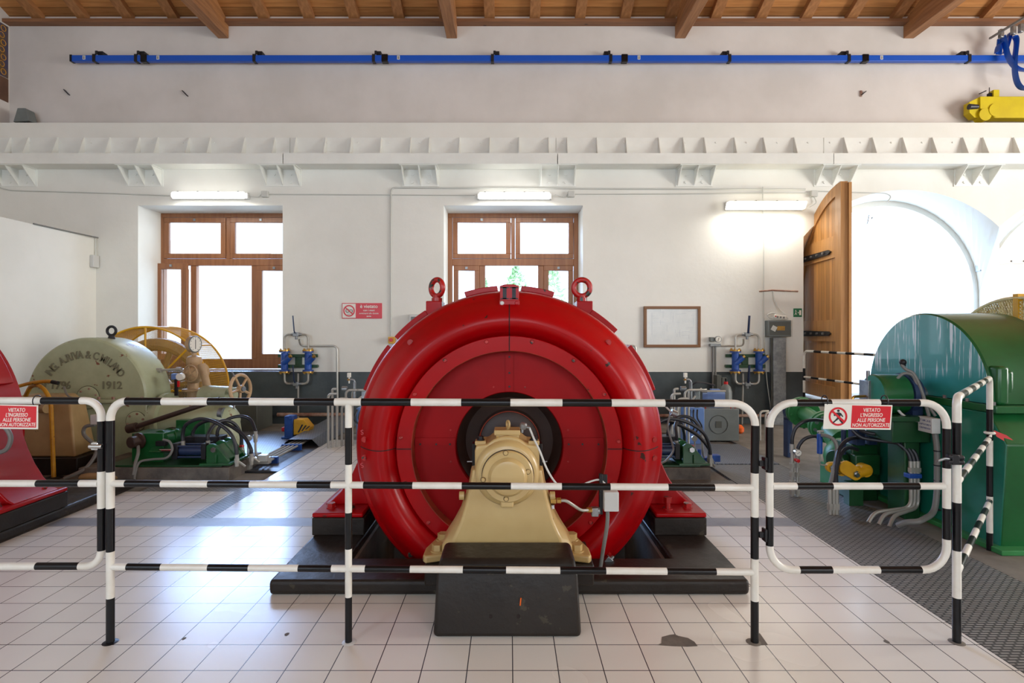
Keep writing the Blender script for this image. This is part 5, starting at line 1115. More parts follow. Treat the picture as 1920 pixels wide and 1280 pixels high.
for a in (.55, 2.6, 3.7): d_ = u*math.cos(a)+w*math.sin(a); MB().cyl(c+d_*.17, c+d_*.245, .011, n=10).build('rim_peg', 'steel', wh)
MB().cyl(c, c+ax*.05, .03, n=14).build('hub_nut', 'steel', wh)
q = MB(); q.cyl(c-ax*.02, at(425, 735, 6.6), .03, n=12); q.cyl(at(434, 740, 6.6), at(386, 742, 6.75), .10, .13, n=22); q.ball(at(405, 745, 6.7), .14); q.cyl(at(412, 745, 6.7), at(418, 800, 6.7), .05, n=14); q.build('gear_body', 'palegreen', g)
q = MB(); q.cyl(at(412, 775, 6.5), at(420, 775, 6.5), .07, n=16); q.tube([at(385, 765, 6.6), at(400, 790, 6.5)], .02); q.build('ball_joint', 'steel', g)
# ================================================================ ACTUATORS on concrete slabs (one at each unit)
def actuator(ox, lab, first):
    def T(px, py, d): p = at(px, py, d); p.x += ox; return p
    tag(MB().box(-4.35+ox, 5.565, -.02, -2.83+ox, 6.3, .118).build('machine_slab', 'slabconc', bev=.006), 'low concrete slab under the actuator '+lab, 'slab')
    a = thing('hydraulic_actuator', (-3.4+ox, 5.9, .118), 'green actuator with black hoses '+lab, 'actuator', 'hydraulic actuators')
    MB().box(-4.1+ox, 5.6, .118, -2.92+ox, 6.22, .138).build('base_plate', 'greendark', a, bev=.003)
    MB().box(-3.93+ox, 5.74, .138, -3.60+ox, 6.0, .435).add([(-3.72+ox,5.741,.29),(-3.72+ox,5.68,.26),(-3.60+ox,5.68,.26),(-3.60+ox,5.741,.29),(-3.72+ox,5.741,.25),(-3.72+ox,5.68,.25),(-3.60+ox,5.68,.25),(-3.60+ox,5.741,.25)], [(0,1,2,3),(4,7,6,5),(0,4,5,1),(1,5,6,2),(2,6,7,3),(3,7,4,0)]).build('left_bracket', 'green', a, bev=.005)
    q = MB(); q.prof(T(262, 826, 5.74), (-.3,-1,0), [(.085, 0), (.085, .02), (.06, .03), (.06, .10), (.05, .108)], 24); q.build('dark_sensor', 'rotor', a)
    q = MB(); q.cyl(T(300, 822, 5.8), T(350, 814, 6.25), .085, n=24); q.torus(T(316, 819, 5.93), T(350, 814, 6.25)-T(300, 822, 5.8), .086, .008, 24, 6); q.cyl(T(345, 815, 6.2), T(352, 813, 6.3), .12, n=20); q.build('green_cylinder', 'green', a)
    MB().box(-3.75+ox, 6.2, .138, -3.42+ox, 6.3, .50).build('rear_plate', 'green', a, bev=.004)
    q = MB(); q.cyl((-3.43+ox, 5.72, .262), (-3.13+ox, 5.72, .262), .052, n=20)
    for dy in (-.06, .06):
        for dz in (-.055, .055): q.cyl((-3.42+ox, 5.72+dy, .262+dz), (-3.13+ox, 5.72+dy, .262+dz), .010, n=8)
    q.cyl((-3.42+ox, 5.95, .29), (-3.1+ox, 5.95, .29), .06, n=18); cy = q.build('cylinder_barrel', 'navy', a)
    MB().box(-3.46+ox, 5.645, .185, -3.40+ox, 5.80, .345).build('end_block', 'blackiron', cy, bev=.004); MB().box(-3.16+ox, 5.645, .185, -3.11+ox, 5.80, .345).build('end_block', 'blackiron', cy, bev=.004)
    MB().box(-3.46+ox, 5.87, .2, -3.08+ox, 6.03, .375).build('valve_block', 'blackiron', a, bev=.006)
    q = MB(); q.cyl((-3.62+ox, 5.72, .262), (-3.44+ox, 5.72, .262), .022, n=12); q.build('piston_rod', 'chrome', a)
    q = MB()
    for y in (5.62, 5.80, 5.95): q.prism([(-3.09+ox, .155), (-3.09+ox, .325), (-3.06+ox, .348), (-3.02+ox, .348), (-2.99+ox, .33), (-2.86+ox, .175), (-2.86+ox, .155)], 1, y, y+.035)
    q.box(-3.14+ox, 5.58, .137, -2.83+ox, 6.0, .158); q.box(-2.99+ox, 5.595, .158, -2.975+ox, 5.62, .24)
    q.add([(-3.0+ox,5.655,.33),(-2.88+ox,5.655,.19),(-2.88+ox,5.95,.19),(-3.0+ox,5.95,.33),(-3.01+ox,5.655,.31),(-2.89+ox,5.655,.17),(-2.89+ox,5.95,.17),(-3.01+ox,5.95,.31)], [(0,1,2,3),(4,7,6,5),(0,4,5,1),(1,5,6,2),(2,6,7,3),(3,7,4,0)]); br = q.build('clevis_bracket', 'green', a, bev=.003)
    q = MB(); p = T(400, 843, 5.6); q.hexb(p+Vector((0,.02,0)), (0,-1,0), .028, .03); q.build('pivot_bolt', 'chrome', br)
    hs_ = [[(343,828,5.72),(343,812,5.72),(350,795,5.7),(375,785,5.7),(405,792,5.68),(430,810,5.66),(441,832,5.66),(444,852,5.66)],
           [(362,820,5.95),(362,810,5.95),(372,796,5.95),(395,788,5.95),(425,795,5.95),(455,815,5.9),(470,840,5.85),(471,850,5.85)],
           [(390,827,5.72),(390,815,5.72),(400,798,5.8),(420,788,5.9),(440,795,6.0),(452,815,6.05),(452,835,6.05)],
           [(408,820,5.95),(409,805,5.95),(425,787,6.0),(450,780,6.05),(470,787,6.05),(479,808,6.0)]]
    for k, h in enumerate(hs_):
        h = [T(*p) for p in h]; MB().tube(spline(h, 6), .0185, 8).build('hose', 'rubber', a)
        q = MB(); q.cyl(h[0]-Vector((0,0,.07)), h[0]+Vector((0,0,.01)), .02, n=10); q.cyl(h[0]-Vector((0,0,.09)), h[0]-Vector((0,0,.05)), .026, n=6)
        e = h[-1]; q.cyl(e, e-Vector((0,0,.12)), .02, n=10); q.cyl(e-Vector((0,0,.04)), e-Vector((0,0,.08)), .026, n=6); q.tube(spline([e-Vector((0,0,.12)), Vector((e.x+.01, e.y, .16)), Vector((e.x+.06, e.y+.05, .10 if k < 2 else .07))]), .013, 8); q.build('hose_fitting', 'pipe', a)
    MB().tube(spline([T(306, 824, 5.66), T(318, 828, 5.64), T(323, 843, 5.62), T(312, 858, 5.6), T(285, 861, 5.6), T(262, 866, 5.58), T(254, 885, 5.55), T(252, 900, 5.53)]), .012, 8).build('sensor_cable', 'greyhose', a)
    MB().tube(spline([T(259, 836, 5.68), T(259, 850, 5.62), T(254, 868, 5.57), T(250, 890, 5.54)]), .016, 8).build('sensor_conduit', 'greyhose', a)
    MB().box(-3.66+ox, 5.7, .31, -3.56+ox, 5.76, .36).build('plug_block', 'blackiron', a, bev=.004)
    # manifold with small gauge
    f = thing('hydraulic_manifold', (-2.78+ox, 6.0, .0), 'steel fittings and gauge beside the actuator '+lab, 'manifold')
    p = T(465, 822, 6.0); q = MB(); q.cyl(p, p+Vector((.0,.03,0)), .03, n=18); q.cyl(p-Vector((0,0,.03)), (p.x, p.y, .1), .01, n=8); q.build('small_gauge', 'pipe', f)
    q = MB(); q.box(-2.86+ox, 5.95, .0, -2.80+ox, 6.02, .14); q.box(-2.80+ox, 6.0, .05, -2.62+ox, 6.08, .12); q.box(-2.70+ox, 5.9, .1, -2.6+ox, 5.98, .17)
    q.cyl((-2.8+ox, 5.98, .14), (-2.8+ox, 5.98, .22), .02); q.build('valve_block', 'bluevalve' if not first else 'pipe', f, bev=.006)
    MB().cyl(T(451, 836, 5.98), T(456, 836, 5.95), .014, n=10).build('red_knob', 'redplastic', f)
    q = MB()
    for k in range(4): q.tube([(-2.83+.052*k+ox, 5.98+.03*k, .055), (-2.83+.052*k+ox, 7.55, .055)], .013, 8)
    q.build('pressure_pipes', 'pipe', f)
    for y in (6.25, 6.95): MB().box(-2.87+ox, y, .0, -2.63+ox, y+.04, .075).build('pipe_clamp', 'bluevalve', f)
    
actuator(0, 'before the pale green turbine', True)
actuator(4.86, 'right of the red generator', False)
# folded cover over the pipes
q = MB(); q.add([(-2.98,7.15,.0),(-2.86,7.15,.10),(-2.56,7.15,.10),(-2.46,7.15,.0),(-2.98,8.9,.0),(-2.86,8.9,.14),(-2.56,8.9,.14),(-2.46,8.9,.0)], [(0,1,5,4),(1,2,6,5),(2,3,7,6)])
tag(q.build('pipe_cover', 'checker'), 'folded checker plate ramp covering the steel pipes towards the wall, left', 'cover')
# blue and yellow servo valve, grey chest
p = onfloor(541, 823); g = thing('servo_valve', p, 'blue and yellow servo valve block with black hazard stripes on the floor below the dado', 'valve')
q = MB(); q.box(p.x-.06, p.y, 0, p.x+.06, p.y+.16, .32); q.box(p.x-.1, p.y-.01, 0, p.x+.09, p.y+.2, .03); q.cyl((p.x+.03, p.y-.02, .30), (p.x+.03, p.y+.02, .30), .03); q.build('blue_bracket', 'bluevalve', g, bev=.006)
q = MB(); q.prism([(p.x+.06, .05), (p.x+.27, .08), (p.x+.29, .16), (p.x+.2, .27), (p.x+.06, .27)], 1, p.y+.02, p.y+.2); yb = q.build('yellow_block', 'yellow', g, bev=.01)
q = MB()
for k in range(3): x = p.x+.12+k*.05; q.add([(x, p.y+.016, .09+.02*k), (x+.02, p.y+.016, .09+.02*k), (x+.08, p.y+.016, .20-.01*k), (x+.055, p.y+.016, .20-.01*k)], [(0,1,2,3)])
q.build('hazard_stripe', 'ink', yb); MB().box(p.x-.11, p.y+.02, .1, p.x-.06, p.y+.1, .16).build('red_plug', 'redplastic', g, bev=.01)
g = thing('metal_chest', (-4.05, 8.6, 0), 'grey metal chest on the floor against the dado behind the large handwheel', 'chest')
MB().box(-4.4, 8.3, .0, -3.80, 8.85, .40).build('chest_body', 'dgrey', g, bev=.006); MB().box(-4.41, 8.29, .401, -3.79, 8.86, .425).build('chest_lid', 'dgrey', g, bev=.006)
# ================================================================ HYDRAULIC POWER UNITS
def pipes_group(ox, lab, extra):
    def T(px, py, d): p = at(px, py, d); p.x += ox; return p
    c = thing('control_cabinet', (2.45+ox, 7.6, 0), 'blue-grey pump cabinet '+lab, 'cabinet'); MB().box(2.38+ox, 7.35, 0, 2.60+ox, 7.9, .48).build('cabinet_body', 'bluegrey', c, bev=.006)
    q = MB()
    for k in range(3): q.tube(spline([(2.40+.05*k+ox, 7.33, .46), (2.38+.05*k+ox, 7.27, .36), (2.44+.05*k+ox, 7.28, .25), (2.42+.06*k+ox, 7.33, .15)]), .01, 6)
    q.build('cable_loom', 'rubber', c)
    r = thing('pipe_rack', (2.2+ox, 7.2, 0), 'row of bent steel oil pipes '+lab, 'pipe rack')
    for k, (x, ztop, x2) in enumerate(((1259, 738, 1276), (1264, 729, 1272), (1270, 747, 1290), (1284, 731, 1304), (1274, 760, 1290), (1291, 731, 1325))):
        a = T(x, ztop, 7.1+.03*k); b_ = T(x2, ztop, 7.1+.03*k)
        MB().tube(fillet([(a.x, a.y, .0), a, b_], .07), .016, 8).build('bent_pipe', 'pipe', r)
    q = MB(); p = T(1295, 760, 7.25); q.cyl(p, T(1295, 716, 7.25), .022, n=10); q.tube(fillet([T(1295, 725, 7.25), T(1295, 712, 7.25), T(1286, 711, 7.25)], .04), .014, 8); q.box(*(T(1308, 750, 7.3)-Vector((.03,0,.1))), *(T(1308, 750, 7.3)+Vector((.03,.06,.12)))); q.cyl(T(1276, 728, 7.2), T(1286, 728, 7.2), .03, n=10); q.build('valve_stack', 'steel', r, bev=.003)
    p = T(1285, 703, 7.25); MB().box(p.x-.022, p.y-.02, p.z-.03, p.x+.022, p.y+.02, p.z+.03).cyl(p-Vector((0,0,.11)), p, .01).build('top_gauge', 'signwhite', r, bev=.004); MB().cyl(p-Vector((.02,0,.06)), p-Vector((-.015,0,.06)), .014, n=8).build('orange_union', 'brass', r)
    q = MB(); q.tube([T(1290, 760, 7.2), T(1315, 728, 7.4)], .012, 6); q.tube([T(1315, 733, 7.35), T(1360, 733, 7.45)], .014, 6); q.build('cross_pipe', 'pipe', r)
    if extra:
        MB().tube(spline([T(1297, 722, 7.3), T(1306, 717, 7.3), T(1322, 718, 7.35), T(1340, 722, 7.4)]), .012, 6).build('hose', 'rubber', r)
pipes_group(0, 'right of the central red generator', True)
pipes_group(-4.42, 'left of the red generator', False)
g = thing('hydraulic_tank', (2.87, 7.8, 0), 'square grey hydraulic oil tank with a round embossed front, right of the red generator', 'tank')
MB().box(2.61, 7.56, .0, 3.15, 8.1, .44).build('tank_body', 'grey', g, bev=.008)
q = MB(); c = Vector((2.87, 7.556, .225)); q.torus(c, (0,1,0), .125, .003, 48, 6); q.box(c.x-.04, c.y-.002, c.z-.045, c.x+.04, c.y+.001, c.z+.045); q.build('embossed_disc', 'dgrey', g)
q = MB()
for x in (2.67, 3.08): q.tube(fillet([(x-.03, 7.6, .44), (x-.03, 7.58, .48), (x+.03, 7.58, .48), (x+.03, 7.6, .44)], .02), .007, 6)
q.build('red_handle', 'redplastic', g)
q = MB(); q.cyl((2.80, 7.8, .56), (3.02, 7.72, .56), .095, n=24); q.cyl((2.74, 7.82, .56), (2.80, 7.8, .56), .075, n=20); q.box(2.82, 7.72, .44, 3.0, 7.86, .5); q.box(2.84, 7.74, .64, 2.96, 7.82, .69); q.build('electric_motor', 'bluegrey', g)
g = thing('gas_bottle', (3.02, 8.3, .44), 'grey pressure bottle with a red collar behind the hydraulic tank', 'bottle')
q = MB(); p = at(1361, 0, 8.4); q.prof((p.x, 8.4, .0), (0,0,1), [(.085, 0), (.09, .02), (.09, .58), (.07, .66), (.03, .70)], 24); q.build('bottle_body', 'grey', g)
MB().cyl((p.x, 8.4, .70), (p.x, 8.4, .74), .03).build('red_collar', 'redplastic', g); MB().cyl((p.x, 8.4, .74), (p.x, 8.4, .79), .014).build('bottle_valve', 'black', g)
p = at(1348, 0, 8.7); tag(MB().box(p.x-.07, 8.6, 0, p.x+.0, 8.75, .82).box(p.x+.01, 8.6, 0, p.x+.09, 8.7, .78).build('narrow_cabinet', 'dgrey', bev=.005), 'narrow dark grey cabinet behind the blue motor of the hydraulic tank', 'cabinet')
p = onfloor(1387, 812); tag(MB().prof((p.x, p.y, .0), (0,0,1), [(.03,0),(.06,.03),(.06,.08),(.03,.12),(.001,.13)], 14).build('orange_plug', 'orange'), 'orange plug lying on the floor right of the grey hydraulic tank', 'plug')
p = onfloor(1392, 806); g = thing('pipe_hoop', p, 'thin bent steel pipe hoops rising from the floor behind the right fence post', 'pipe')
for k in range(2): x = at(1425+10*k, 0, 7.6).x; MB().tube(fillet([(x, 7.6, 0), (x, 7.6, .40-.02*k), (x+.14, 7.65, .40-.02*k)], .06), .014, 8).build('bent_pipe', 'pipe', g)
# ================================================================ GREEN TURBINE (right)
GX, GY, GZ, GR = 3.35, 4.48, .985, .655
mt, nt, b = newmat('teal_reflection_streaked')
tc = nt.nodes.new('ShaderNodeTexCoord'); mp = nt.nodes.new('ShaderNodeMapping'); mp.inputs['Scale'].default_value = (1, 26, 1.1); nt.links.new(tc.outputs['Object'], mp.inputs[0])
n1 = nz(nt, 1.7, 3, mp.outputs[0]); r1 = ramp(nt, n1.outputs[0], .565, .60)
sp = nt.nodes.new('ShaderNodeSeparateXYZ'); nt.links.new(tc.outputs['Object'], sp.inputs[0])
n2 = nz(nt, 6, 2); ad = nt.nodes.new('ShaderNodeMath'); ad.operation = 'MULTIPLY_ADD'; ad.inputs[1].default_value = .25; nt.links.new(n2.outputs[0], ad.inputs[0]); nt.links.new(sp.outputs[2], ad.inputs[2])
r2 = ramp(nt, ad.outputs[0], .45+.0, .5); mr = nt.nodes.new('ShaderNodeMapRange'); mr.inputs[1].default_value = 1.24; mr.inputs[2].default_value = 1.34; nt.links.new(ad.outputs[0], mr.inputs[0])
mu = nt.nodes.new('ShaderNodeMath'); mu.operation = 'MULTIPLY'; nt.links.new(r1.outputs[0], mu.inputs[0]); nt.links.new(mr.outputs[0], mu.inputs[1])  # white vertical streaks, kept to the upper part of the face
base = mixc(nt, ramp(nt, nz(nt, 2, 4).outputs[0], .35, .65).outputs[0], srgb(58,152,150), srgb(44,132,126))  # teal base: reflected sky coloured onto the green face
nt.links.new(mixc(nt, mu.outputs[0], base, srgb(214,226,228)), b.inputs['Base Color']); b.inputs['Roughness'].default_value = .28; b.inputs['Coat Weight'].default_value = .4
m['tealstreak'] = mt
g = thing('water_turbine', (GX+.3, GY, 0), 'large green turbine housing with white vertical streaks at the right edge, behind the striped gate', 'turbine')
q = MB(); q.mi = 0; q.prof((0, GY, GZ), (1,0,0), [(.0001, GX), (GR-.012, GX), (GR, GX+.012), (GR, GX+.56), (GR-.01, GX+.57), (.0001, GX+.57)], 64, cap=False, a0=-PI/2, a1=PI/2)
for i in range(len(q.f)): q.m[i] = 1 if i < 64 else 0
up = q.build('upper_casing', ['green', 'tealstreak'], g, ang=25)
# recompute slots by face normal: the flat face towards -X gets the streaked teal of the sky reflection
for p_ in up.data.polygons: p_.material_index = 1 if p_.normal.x < -.9 else 0
q = MB(); q.box(GX-.03, GY-.72, GZ-.055, GX+1.5, GY+.72, GZ-.004); fl_ = q.build('split_flange', 'green', g, bev=.005)
for i in range(7): MB().hexb((GX+.0, GY-.66+.21*i, GZ-.004), (0,0,1), .016, .022).build('flange_bolt', 'steel', fl_)
q = MB(); q.prism([(3.84, .929), (3.69, .73), (3.74, 0), (5.17, 0), (5.13, .929)], 0, GX-.02, GX+1.5); lo = q.build('lower_casing', 'green', g, bev=.01)
lo.data.materials.append(m['teal'])  # face towards -X coloured teal for the sky it reflects
for p_ in lo.data.polygons:
    if p_.normal.x < -.9: p_.material_index = 1
q = MB(); q.box(GX-.08, 3.66, 0, GX+1.5, 5.3, .035); q.build('base_flange', 'lgreen', g, bev=.004)
q = MB(); q.box(GX+.10, 3.83, .98, GX+.16, 3.90, 1.22); q.box(GX+.02, 3.80, .98, GX+.10, 3.92, 1.25); q.build('side_lug', 'green', g, bev=.02)
for y in (4.55, 4.95):
    q = MB(); q.box(GX-.09, y, .035, GX-.02, y+.04, .9); q.build('rib', 'green', g, bev=.003)
# outer bearing and governor head
g = thing('outboard_bearing', (3.1, GY, .8), 'small round green bearing head with a navy coupling left of the large green turbine', 'bearing')
q = MB(); q.prof((0, GY, GZ-.0), (1,0,0), [(.0001, 2.95), (.148, 2.95), (.16, 2.962), (.16, 3.17), (.0001, 3.18)], 40, cap=False); hd = q.build('head_drum', 'green', g)
hd.data.materials.append(m['teal'])  # drum end coloured teal as reflected sky
for p_ in hd.data.polygons:
    if p_.normal.x < -.9: p_.material_index = 1
q = MB(); q.prof((0, GY, GZ), (1,0,0), [(.0001, 3.18), (.17, 3.18), (.17, 3.22), (.15, 3.23), (.15, 3.27), (.0001, 3.275)], 36, cap=False); q.box(3.19, GY-.12, GZ-.20, 3.27, GY+.12, GZ-.08); q.build('coupling_flange', 'navy', g)
MB().cyl((3.27, GY, GZ), (3.36, GY, GZ), .07, n=24).build('shaft', 'steel', g)
q = MB(); q.box(3.14, GY-.1, .0, 3.26, GY+.1, .79); q.box(3.0, GY-.16, .62, 3.30, GY+.16, .79); q.box(2.95, GY-.2, .79, 3.31, GY+.2, .83); q.build('bearing_bracket', 'greendark', g, bev=.006)
q = MB(); p = at(1606, 720, 4.7); q.box(p.x-.03, 4.5, .93, p.x+.05, 4.62, 1.09); q.cyl((p.x+.0, 4.55, 1.09), (p.x, 4.55, 1.17), .014); q.build('terminal_block', 'steel', g, bev=.004)
q = MB()
for k in range(3): q.tube(fillet([(2.93, 4.5+.02*k, .90+.03*k), (2.80, 4.5, .90+.03*k), (2.79, 4.5, .80)], .03), .011, 8)
q.build('small_pipes', 'brass', g)
# cable fittings and conduits on the face
g = thing('vibration_sensor', at(1694, 680, 4.45), 'dark round sensor with two grey conduits running down the green turbine face', 'sensor')
p = at(1694, 679, 4.4); q = MB(); q.cyl(p+Vector((0,0,-.03)), p+Vector((0,0,.01)), .016, n=14); q.ball(p+Vector((-.005,0,0)), .026); q.build('sensor_head', 'blackiron', g)
MB().tube(spline([at(1690, 683, 4.4), at(1698, 692, 4.38), at(1712, 700, 4.36), at(1724, 722, 4.33), at(1733, 748, 4.3), at(1742, 780, 4.28)]), .013, 8).build('conduit', 'greyhose', g)
MB().tube(spline([at(1682, 710, 4.4), at(1695, 700, 4.38), at(1712, 705, 4.36), at(1724, 735, 4.33), at(1736, 752, 4.3), at(1754, 780, 4.25)]), .011, 8).build('conduit', 'greyhose', g)
MB().tube(spline([at(1678, 762, 4.4), at(1690, 775, 4.36), at(1704, 785, 4.32), at(1722, 789, 4.3)]), .010, 8).build('cable', 'lgrey', g)
d1 = 4.30; g = thing('junction_box', (3.2, 4.24, .85), 'white junction box with handwritten blue lettering on the green turbine', 'junction box')
bx0, bx1 = 3.185, 3.25; zt_ = at(0, 783, 4.2).z; zb_ = at(0, 811, 4.2).z
MB().box(bx0, 4.155, zb_, bx1, 4.30, zt_).build('box_body', 'lgrey', g, bev=.004)
def face_x(x, y, z, sx=1): return Matrix(((0,0,-1,x),(-1,0,0,y),(0,1,0,z),(0,0,0,1)))@Matrix.Diagonal((sx,1,1,1))
text_mesh('handwriting', [('PT UM L.A B', .021, face_x(bx0-.0008, 4.228, zt_-.025), 'CENTER'), ('-CAPTATORE V', .018, face_x(bx0-.0008, 4.228, zt_-.055), 'CENTER'), ('-CENTRIFUGO', .018, face_x(bx0-.0008, 4.228, zt_-.082), 'CENTER')], 'inkblue', g, ext=.0003, bold=.008)
MB().tube(fillet([at(1753, 811, 4.22), at(1757, 840, 4.2), at(1757, 925, 4.18), at(1752, 962, 4.15), at(1722, 978, 4.05), at(1700, 978, 4.1), at(1683, 985, 4.15)], .12), .021, 10).build('conduit', 'greyhose', g)
q = MB()
for y in (845, 872, 900, 928, 955): p = at(1757, y, 4.19); q.torus(p, (0,0,1), .022, .004, 14, 5)
q.build('cable_tie', 'ink', g)
# three hoses with steel pipes
g = thing('hose_bundle', (3.1, 4.4, 0), 'bundle of three black hoses and bent steel pipes running down before the green turbine', 'hoses')
for k in range(3):
    dx = 6.5*k; st = [(1612, 806, 4.6), (1630, 812, 4.55), (1662, 817, 4.5)] if k == 0 else ([(1598, 806, 4.62), (1616, 820, 4.58), (1650, 826, 4.52)] if k == 1 else [(1640, 806, 4.55), (1655, 813, 4.5), (1680, 822, 4.45)])
    MB().tube(spline([at(*p) for p in st]+[at(1684+dx, 831+1*k, 4.42), at(1702+dx, 848, 4.38), at(1708+dx, 866, 4.36)], 6), .0155, 8).build('hose', 'rubber', g)
    q = MB(); a = at(1708+dx, 864, 4.36); b_ = at(1708+dx, 896, 4.36); q.cyl(a, b_, .017, n=10); q.hexb(at(1708+dx, 876, 4.36), (0,0,-1), .024, .035); q.build('hose_fitting', 'pipe', g)
    MB().tube(fillet([b_, Vector((b_.x, b_.y, .10+.0*k)), Vector((b_.x-.30+.02*k, b_.y-.02-.04*k, .07)), Vector((b_.x-.37+.02*k, b_.y-.05-.05*k, .0))], .07), .0145, 8).build('bent_pipe', 'pipe', g)
q = MB(); p = at(1714, 892, 4.34); q.box(p.x-.05, p.y-.015, p.z-.018, p.x+.055, p.y+.05, p.z+.018); q.build('pipe_clamp', 'bluevalve', g, bev=.006)
# green inlet pipe with bolted flanges, regulator and yellow lever
g = thing('inlet_pipe', (3.3, 6.0, .3), 'green inlet pipe with two bolted flanges left of the green turbine', 'pipe')
A = Vector((3.42, 6.5, .57)); B = Vector((3.24, 5.55, .50)); ax = (B-A).normalized()
q = MB(); q.cyl(A, B, .085, n=24); q.cyl(B-ax*.0, Vector((3.24, 5.35, .42)), .11, .14, n=24); q.ball((3.2, 5.25, .30), .19); q.box(3.1, 5.1, 0, 3.3, 5.5, .2); q.build('pipe_run', 'lgreen', g)
for c, r in ((A+ax*.05, .17), (A+ax*.13, .17), (B-ax*.22, .155), (B-ax*.14, .155)):
    q = MB(); q.cyl(c, c+ax*.05, r, n=32); fg = q.build('pipe_flange', 'lgreen', g, bev=.003)
    q = MB(); u = ax.orthogonal().normalized(); w = ax.cross(u)
    for k in range(10): an = k*PI/5; q.hexb(c+(u*math.cos(an)+w*math.sin(an))*r*.8+ax*.05, ax, .018, .022)
    q.build('flange_bolts', 'steel' if r < .16 else 'lgreen', fg)
q = MB(); p = at(1482, 775, 6.6); q.box(p.x-.06, 6.55, .0, p.x+.0, 6.65, .60); q.cyl(p+Vector((-.07,0,.02)), p+Vector((.2,0,.02)), .05); q.cyl(at(1470, 783, 6.5), at(1535, 790, 6.3), .02); q.build('servo_cylinder', 'navy', g, bev=.004)
g = thing('regulator_valve', (3.1, 5.0, 0), 'green valve body with navy blocks under the no entry sign before the turbine', 'valve')
q = MB(); q.box(3.02, 4.86, .0, 3.25, 5.1, .50); q.cyl((3.0, 4.98, .33), (2.92, 4.96, .33), .10, n=20); q.box(3.0, 4.78, .25, 3.22, 4.86, .42); q.build('valve_body', 'greendark', g, bev=.01)
q = MB(); q.box(3.02, 4.80, .50, 3.10, 4.92, .64); q.box(3.14, 4.82, .5, 3.22, 4.95, .62); q.cyl((2.97, 4.9, .40), (2.97, 4.9, .62), .02); q.build('solenoid_block', 'navy', g, bev=.006)
g = thing('yellow_lever', at(1580, 882, 4.8), 'yellow two-armed valve lever with bolts low in front of the green turbine', 'lever')
def lobe(q, p, r0, p1, r1, y0, y1):
    pts = []; dx = Vector((p1[0]-p[0], p1[1]-p[1])); an = math.atan2(dx.y, dx.x)
    for i in range(9): a = an+PI/2+PI*i/8; pts.append((p[0]+r0*math.cos(a), p[1]+r0*math.sin(a)))
    for i in range(9): a = an-PI/2+PI*i/8; pts.append((p1[0]+r1*math.cos(a), p1[1]+r1*math.sin(a)))
    q.prism(pts, 1, y0, y1)
a1, a2, a3 = at(1557, 875, 4.75), at(1597, 885, 4.75), at(1618, 880, 4.75)
q = MB(); lobe(q, (a1.x, a1.z), .045, (at(1576,878,4.75).x, at(1576,878,4.75).z), .06, 4.72, 4.76); lobe(q, (at(1580,874,4.75).x, at(1580,874,4.75).z), .06, (a2.x, a2.z), .055, 4.69, 4.715); q.cyl((a3.x, 4.7, a3.z), (a3.x, 4.78, a3.z), .055, n=20); q.cyl((a2.x, 4.72, a2.z), (a3.x+.03, 4.74, a3.z), .05, n=16); lv = q.build('lever_plate', 'yellow', g, bev=.003)
q = MB()
for p, y in ((a1, 4.72), (a2, 4.69)): q.hexb((p.x, y, p.z), (0,-1,0), .03, .015); q.cyl((p.x, y-.015, p.z), (p.x, y-.025, p.z), .015)
q.torus((at(1574,878,4.7).x, 4.70, at(1574,878,4.7).z), (.6,-1,0), .04, .012, 20, 8); q.build('lever_bolt', 'chrome', lv)
MB().box(a2.x-.04, 4.72, 0, a2.x+.02, 4.80, .20).box(a2.x+.02, 4.72, .0, a2.x+.08, 4.80, .16).build('lever_stand', 'greendark', g)
g = thing('blue_damper', at(1537, 830, 4.8), 'small upright blue cylinder with a thin steel rod beside the yellow lever', 'cylinder')
p = at(1537, 813, 4.75); q = MB(); q.cyl(p, at(1537, 850, 4.75), .022, n=16); q.build('cylinder_body', 'bluevalve', g); q = MB(); q.tube(fillet([at(1537, 850, 4.75), at(1537, 871, 4.75), at(1553, 872, 4.74)], .02), .006, 6); q.cyl(p, p+Vector((0,0,.03)), .010); q.cyl(p+Vector((-.02,0,.02)), p+Vector((.03,0,.02)), .010); q.build('steel_rod', 'pipe', g)
g = thing('hose_pair', (2.6, 5.0, 0), 'two black arched hoses with a small pressure gauge rising from the grating', 'hoses')
for pts in ([(1485,832,5.0),(1486,818,5.0),(1492,802,5.0),(1508,790,5.0),(1528,787,5.05),(1544,789,5.1)], [(1495,848,5.0),(1498,835,5.0),(1508,823,5.0),(1522,818,5.0),(1536,818,4.95)]):
    h = [at(*p) for p in pts]; MB().tube(spline(h, 6), .016, 8).build('hose', 'rubber', g); e = h[0]
    q = MB(); q.cyl(e, (e.x, e.y, .0), .014, n=8); 
    for z in (.02, .10, .18, .26): q.hexb((e.x, e.y, z), (0,0,1), .024, .04)
    q.cyl(e, e-Vector((0,0,.08)), .02, n=10); q.build('hose_fitting', 'pipe', g)
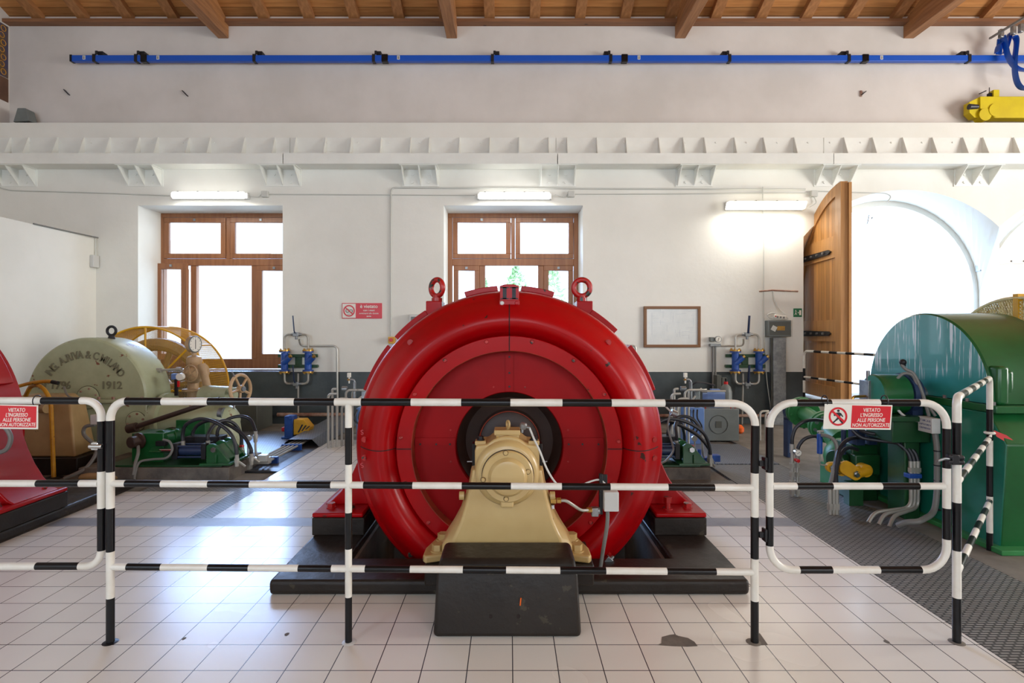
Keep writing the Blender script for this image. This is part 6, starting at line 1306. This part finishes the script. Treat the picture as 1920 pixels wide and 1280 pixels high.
p = at(1497, 849, 4.93); q = MB(); q.cyl(p, p+Vector((0,.03,0)), .032, n=24); gc = q.build('gauge_case', 'chrome', g); MB().cyl(p-Vector((0,.002,0)), p, .027, n=24).build('gauge_dial', 'signwhite', gc); MB().obox(p-Vector((0,.003,0)), .003, .002, .03, Matrix.Rotation(1.0, 3, 'Y')).build('gauge_needle', 'ink', gc)
p = at(1497, 864, 4.94); MB().cyl(p, p+Vector((0,.05,0)), .016, n=12).build('red_knob', 'redplastic', g)
g = thing('hose_cluster', (2.85, 4.7, 0), 'cluster of grey and black hoses arching over the yellow lever to the grating', 'hoses')
for k, (pts, mt_) in enumerate((([(1540,815,4.7),(1556,819,4.65),(1567,830,4.62),(1569,850,4.6),(1562,885,4.55),(1556,910,4.5)], 'greyhose'), ([(1612,820,4.7),(1595,822,4.66),(1580,832,4.62),(1571,850,4.58),(1567,880,4.55),(1563,915,4.5)], 'rubber'), ([(1608,843,4.7),(1595,839,4.66),(1583,843,4.62),(1574,858,4.58),(1568,885,4.55),(1569,915,4.5)], 'rubber'))):
    h = [at(*p) for p in pts]; MB().tube(spline(h, 6), .0155, 8).build('hose', mt_, g); e = h[-1]; q = MB(); q.cyl(e, (e.x, e.y, 0), .016, n=8); q.hexb((e.x, e.y, .04), (0,0,1), .024, .05); q.build('hose_fitting', 'pipe', g)
# yellow and cream guard behind
g = thing('perforated_guard', (4.3, GY, 0), 'cream perforated arched guard with a yellow frame at the right edge behind the green turbine', 'guard')
q = MB(); R2 = .78; lattice(q, lambda u, v: Vector((4.1+.9*v, GY+R2*math.cos(PI*u), GZ+R2*math.sin(PI*u))), 110, 40)
lattice(q, lambda u, v: (lambda y, z: Vector((4.1, GY+y, GZ+z)) if y*y+z*z < R2*R2 else None)(-R2+2*R2*u, R2*v), 56, 28)
o = q.build('perforated_sheet', 'cream', g); w_ = o.modifiers.new('wire', 'WIREFRAME'); w_.thickness = .010; w_.use_even_offset = False
q = MB(); q.tube([(4.1, GY+R2*math.cos(PI*i/32), GZ+R2*math.sin(PI*i/32)) for i in range(33)], .012, 6); q.build('guard_rim', 'cream', g)
q = MB(); q.box(4.09, GY-.045, GZ-.0, 4.13, GY+.0, GZ+R2+.03); q.box(4.13, GY-.045, GZ+R2-.01, 5.0, GY+.0, GZ+R2+.03); q.build('frame_bar', 'yellow', g)
